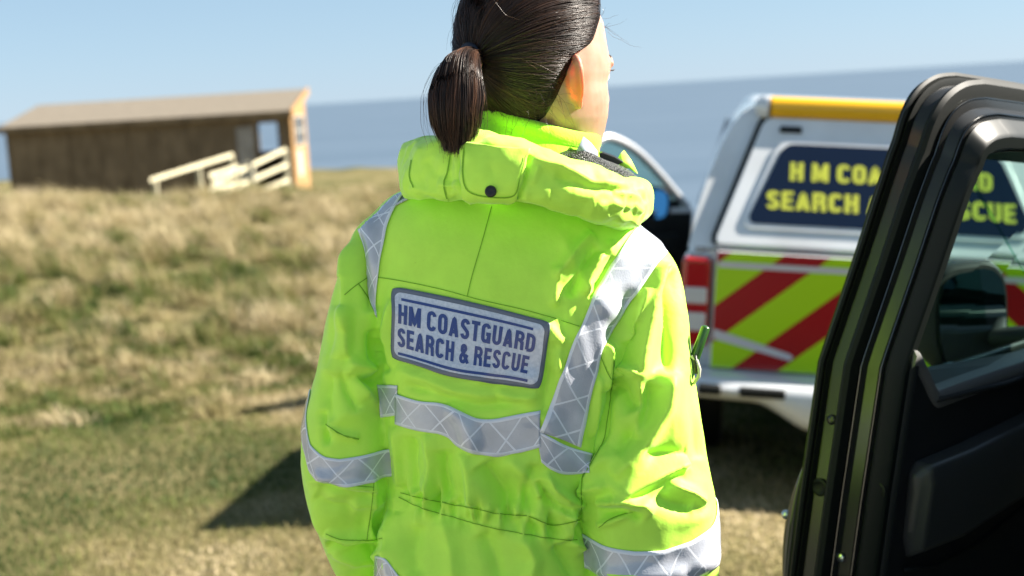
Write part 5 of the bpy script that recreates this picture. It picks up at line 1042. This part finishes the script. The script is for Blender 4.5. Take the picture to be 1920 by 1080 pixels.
# outer skin, inner trim with its lit corner, armrest, pocket
mb = MB(); zs = np.linspace(.28, BELT, 14); mb.grid([[tuple(D(es(z)+.02+(1.05-es(z))*k/24, min(z, zsill(es(z)+(1.05-es(z))*k/24)), 0-.012*math.sin(math.pi*k/24))) for k in range(25)] for z in zs]); solid(obj('outer_skin', mb, m_graph, fd, angle=None, recalc=False), .002)
def tz(z): return es(z)+.060
mb = MB(); rg = []
for z in np.linspace(.28, BELT+.005, 40):
    e = tz(z); rg.append([tuple(D(e+q, min(z, zsill(e+q)+.005), d)) for q, d in [(.0, .10), (.0, .196), (.003, .206), (.010, .213), (.020, .214), (.028, .208), (.030, .200), (.034, .200)]+[(q_, .203) for q_ in np.linspace(.06, .95, 24)]+[(q_, .10) for q_ in np.linspace(.95, .06, 24)]])
mb.rings(rg, close=True); trm = obj('inner_trim', mb, m_trim, fd, angle=35)
mb = MB(); rg = []
for s in np.concatenate([np.linspace(.105, .25, 14), np.linspace(.30, 1.0, 8)]):
    z0 = zsill(s)+.006; rg.append([tuple(D(s, z0-.02, .205)), tuple(D(s, z0-.012, .214)), tuple(D(s, z0+.004, .216)), tuple(D(s, z0+.014, .206)), tuple(D(s, z0+.016, .16)), tuple(D(s, z0+.01, .105)), tuple(D(s, z0-.01, .10))])
mb.rings(rg); obj('trim_sill', mb, mat('grey_soft_trim', (.10, .10, .095), rough=.5), trm, angle=50)
mb = MB(); rg = []
for s, wd_, zt, zb in ((.13, .03, .875, .76), (.15, .062, .893, .715), (.30, .07, .890, .705), (.55, .07, .895, .72), (.85, .062, .93, .78)):
    rg.append([tuple(D(s, zb, .20)), tuple(D(s, zb+.02, .20+wd_*.8)), tuple(D(s, zt-.03, .20+wd_)), tuple(D(s, zt, .20+wd_*.8)), tuple(D(s, zt+.006, .20))])
mb.rings(rg); obj('armrest', mb, mat('armrest_leather', (.035, .036, .034), rough=.4), trm, bevel=.012, seg=3)
mb = MB(); mb.tube([tuple(D(.135, .70, .212)), tuple(D(.25, .675, .216)), tuple(D(.42, .672, .216)), tuple(D(.60, .70, .216)), tuple(D(.85, .76, .214))], .004, 8); obj('trim_seam', mb, m_rub, trm, angle=None)
mb = MB(); mb.tube([tuple(D(.20, 1.0, .214)), tuple(D(.45, .98, .218)), tuple(D(.75, .97, .218)), tuple(D(.85, .99, .214))], .006, 8); mb.box(D(.55, .96, .25)-np.array([.02, .02, .03]), D(.55, .96, .25)+np.array([.02, .02, .03])); obj('door_pull', mb, m_trim, trm, angle=None)
# latch, bolts, grommets on the shut face (faces away from the hinge)
def stud(name, z, d, e, r, m, h=.006, hole=False):
    c = D(es(z)+e, z, d); ax = -ds; mb = MB(); mb.lathe(c, ax, [(0, r), (h*.7, r), (h, r*.75)]+([(h*.4, r*.45), (h*.4, .0005)] if hole else [(h*1.1, r*.3), (h*1.1, .0005)]), 20); return obj(name, mb, m, fd, angle=40)
m_bolt = mat('zinc_bolt', (.55, .58, .55), rough=.3, metal=1)
for z, d in ((.745, .128), (.655, .128), (.640, .118), (.655, .104)): stud('bolt', z, d, .020, .0075, m_bolt)
c = D(es(.70)+.022, .70, .150); mb = MB(); mb.prism([D(es(.70)+.014, .70+a, b_) for a, b_ in ((.010, .118), (.006, .175), (-.018, .178), (-.014, .140), (-.004, .118))], ds*-.004); obj('latch', mb, mat('latch_black', (.004, .004, .004), rough=.3), fd, smooth=False)
stud('grommet', .865, .056, .007, .016, m_rub, .005, True); stud('grommet', .865, .182, .046, .015, m_rub, .005, True); stud('bump_stop', .985, .062, .008, .009, m_grey, .008)
# pull handle on the outer skin
mb = MB(); rg = []
for z, o in dense([(.90, .004), (.88, .014), (.84, .026), (.79, .033), (.74, .032), (.69, .024), (.66, .012), (.645, .004)], 4): rg.append([tuple(D(es(z)+.035+.022*math.cos(q), z, -max(o, .002)*(.5+.5*math.sin(q)))) for q in np.linspace(0, 2*math.pi, 16, endpoint=False)])
mb.rings(rg); hdl = obj('door_handle', mb, m_graph, fd, angle=None)
mb = MB(); mb.ball(D(es(.80)+.022, .80, -.031), .0085, 8); obj('key_lock', mb, m_bolt, hdl, angle=None)
# wing mirror beyond the glass
mc = D(.90, 1.015, -.145); mb = MB(); rt = ds*.4+np.array([1, 0, 0])*.6; rt /= np.linalg.norm(rt); fw = np.array([-rt[1], rt[0], 0]); lf = []
for k, k2 in ((-.012, .93), (.0, 1.0), (.03, 1.0), (.09, .86), (.13, .5)): lf.append([tuple(mc+fw*k+rt*.10*k2*np.sign(math.cos(q))*abs(math.cos(q))**.55+np.array([0, 0, .125*k2*np.sign(math.sin(q))*abs(math.sin(q))**.55])) for q in np.linspace(0, 2*math.pi, 32, endpoint=False)])
mb.rings(lf); mb.tube([tuple(D(.98, .97, .0)), tuple(mc+fw*.06-np.array([0, 0, .06]))], .026, 10); mm = obj('wing_mirror', mb, m_trim, fd, angle=50)
mb = MB(); mb.prism([mc-fw*.0135+rt*.085*np.sign(math.cos(q))*abs(math.cos(q))**.55+np.array([0, 0, .108*np.sign(math.sin(q))*abs(math.sin(q))**.55]) for q in np.linspace(0, 2*math.pi, 32, endpoint=False)], -fw*.003); obj('mirror_glass', mb, m_mir, mm, smooth=False)
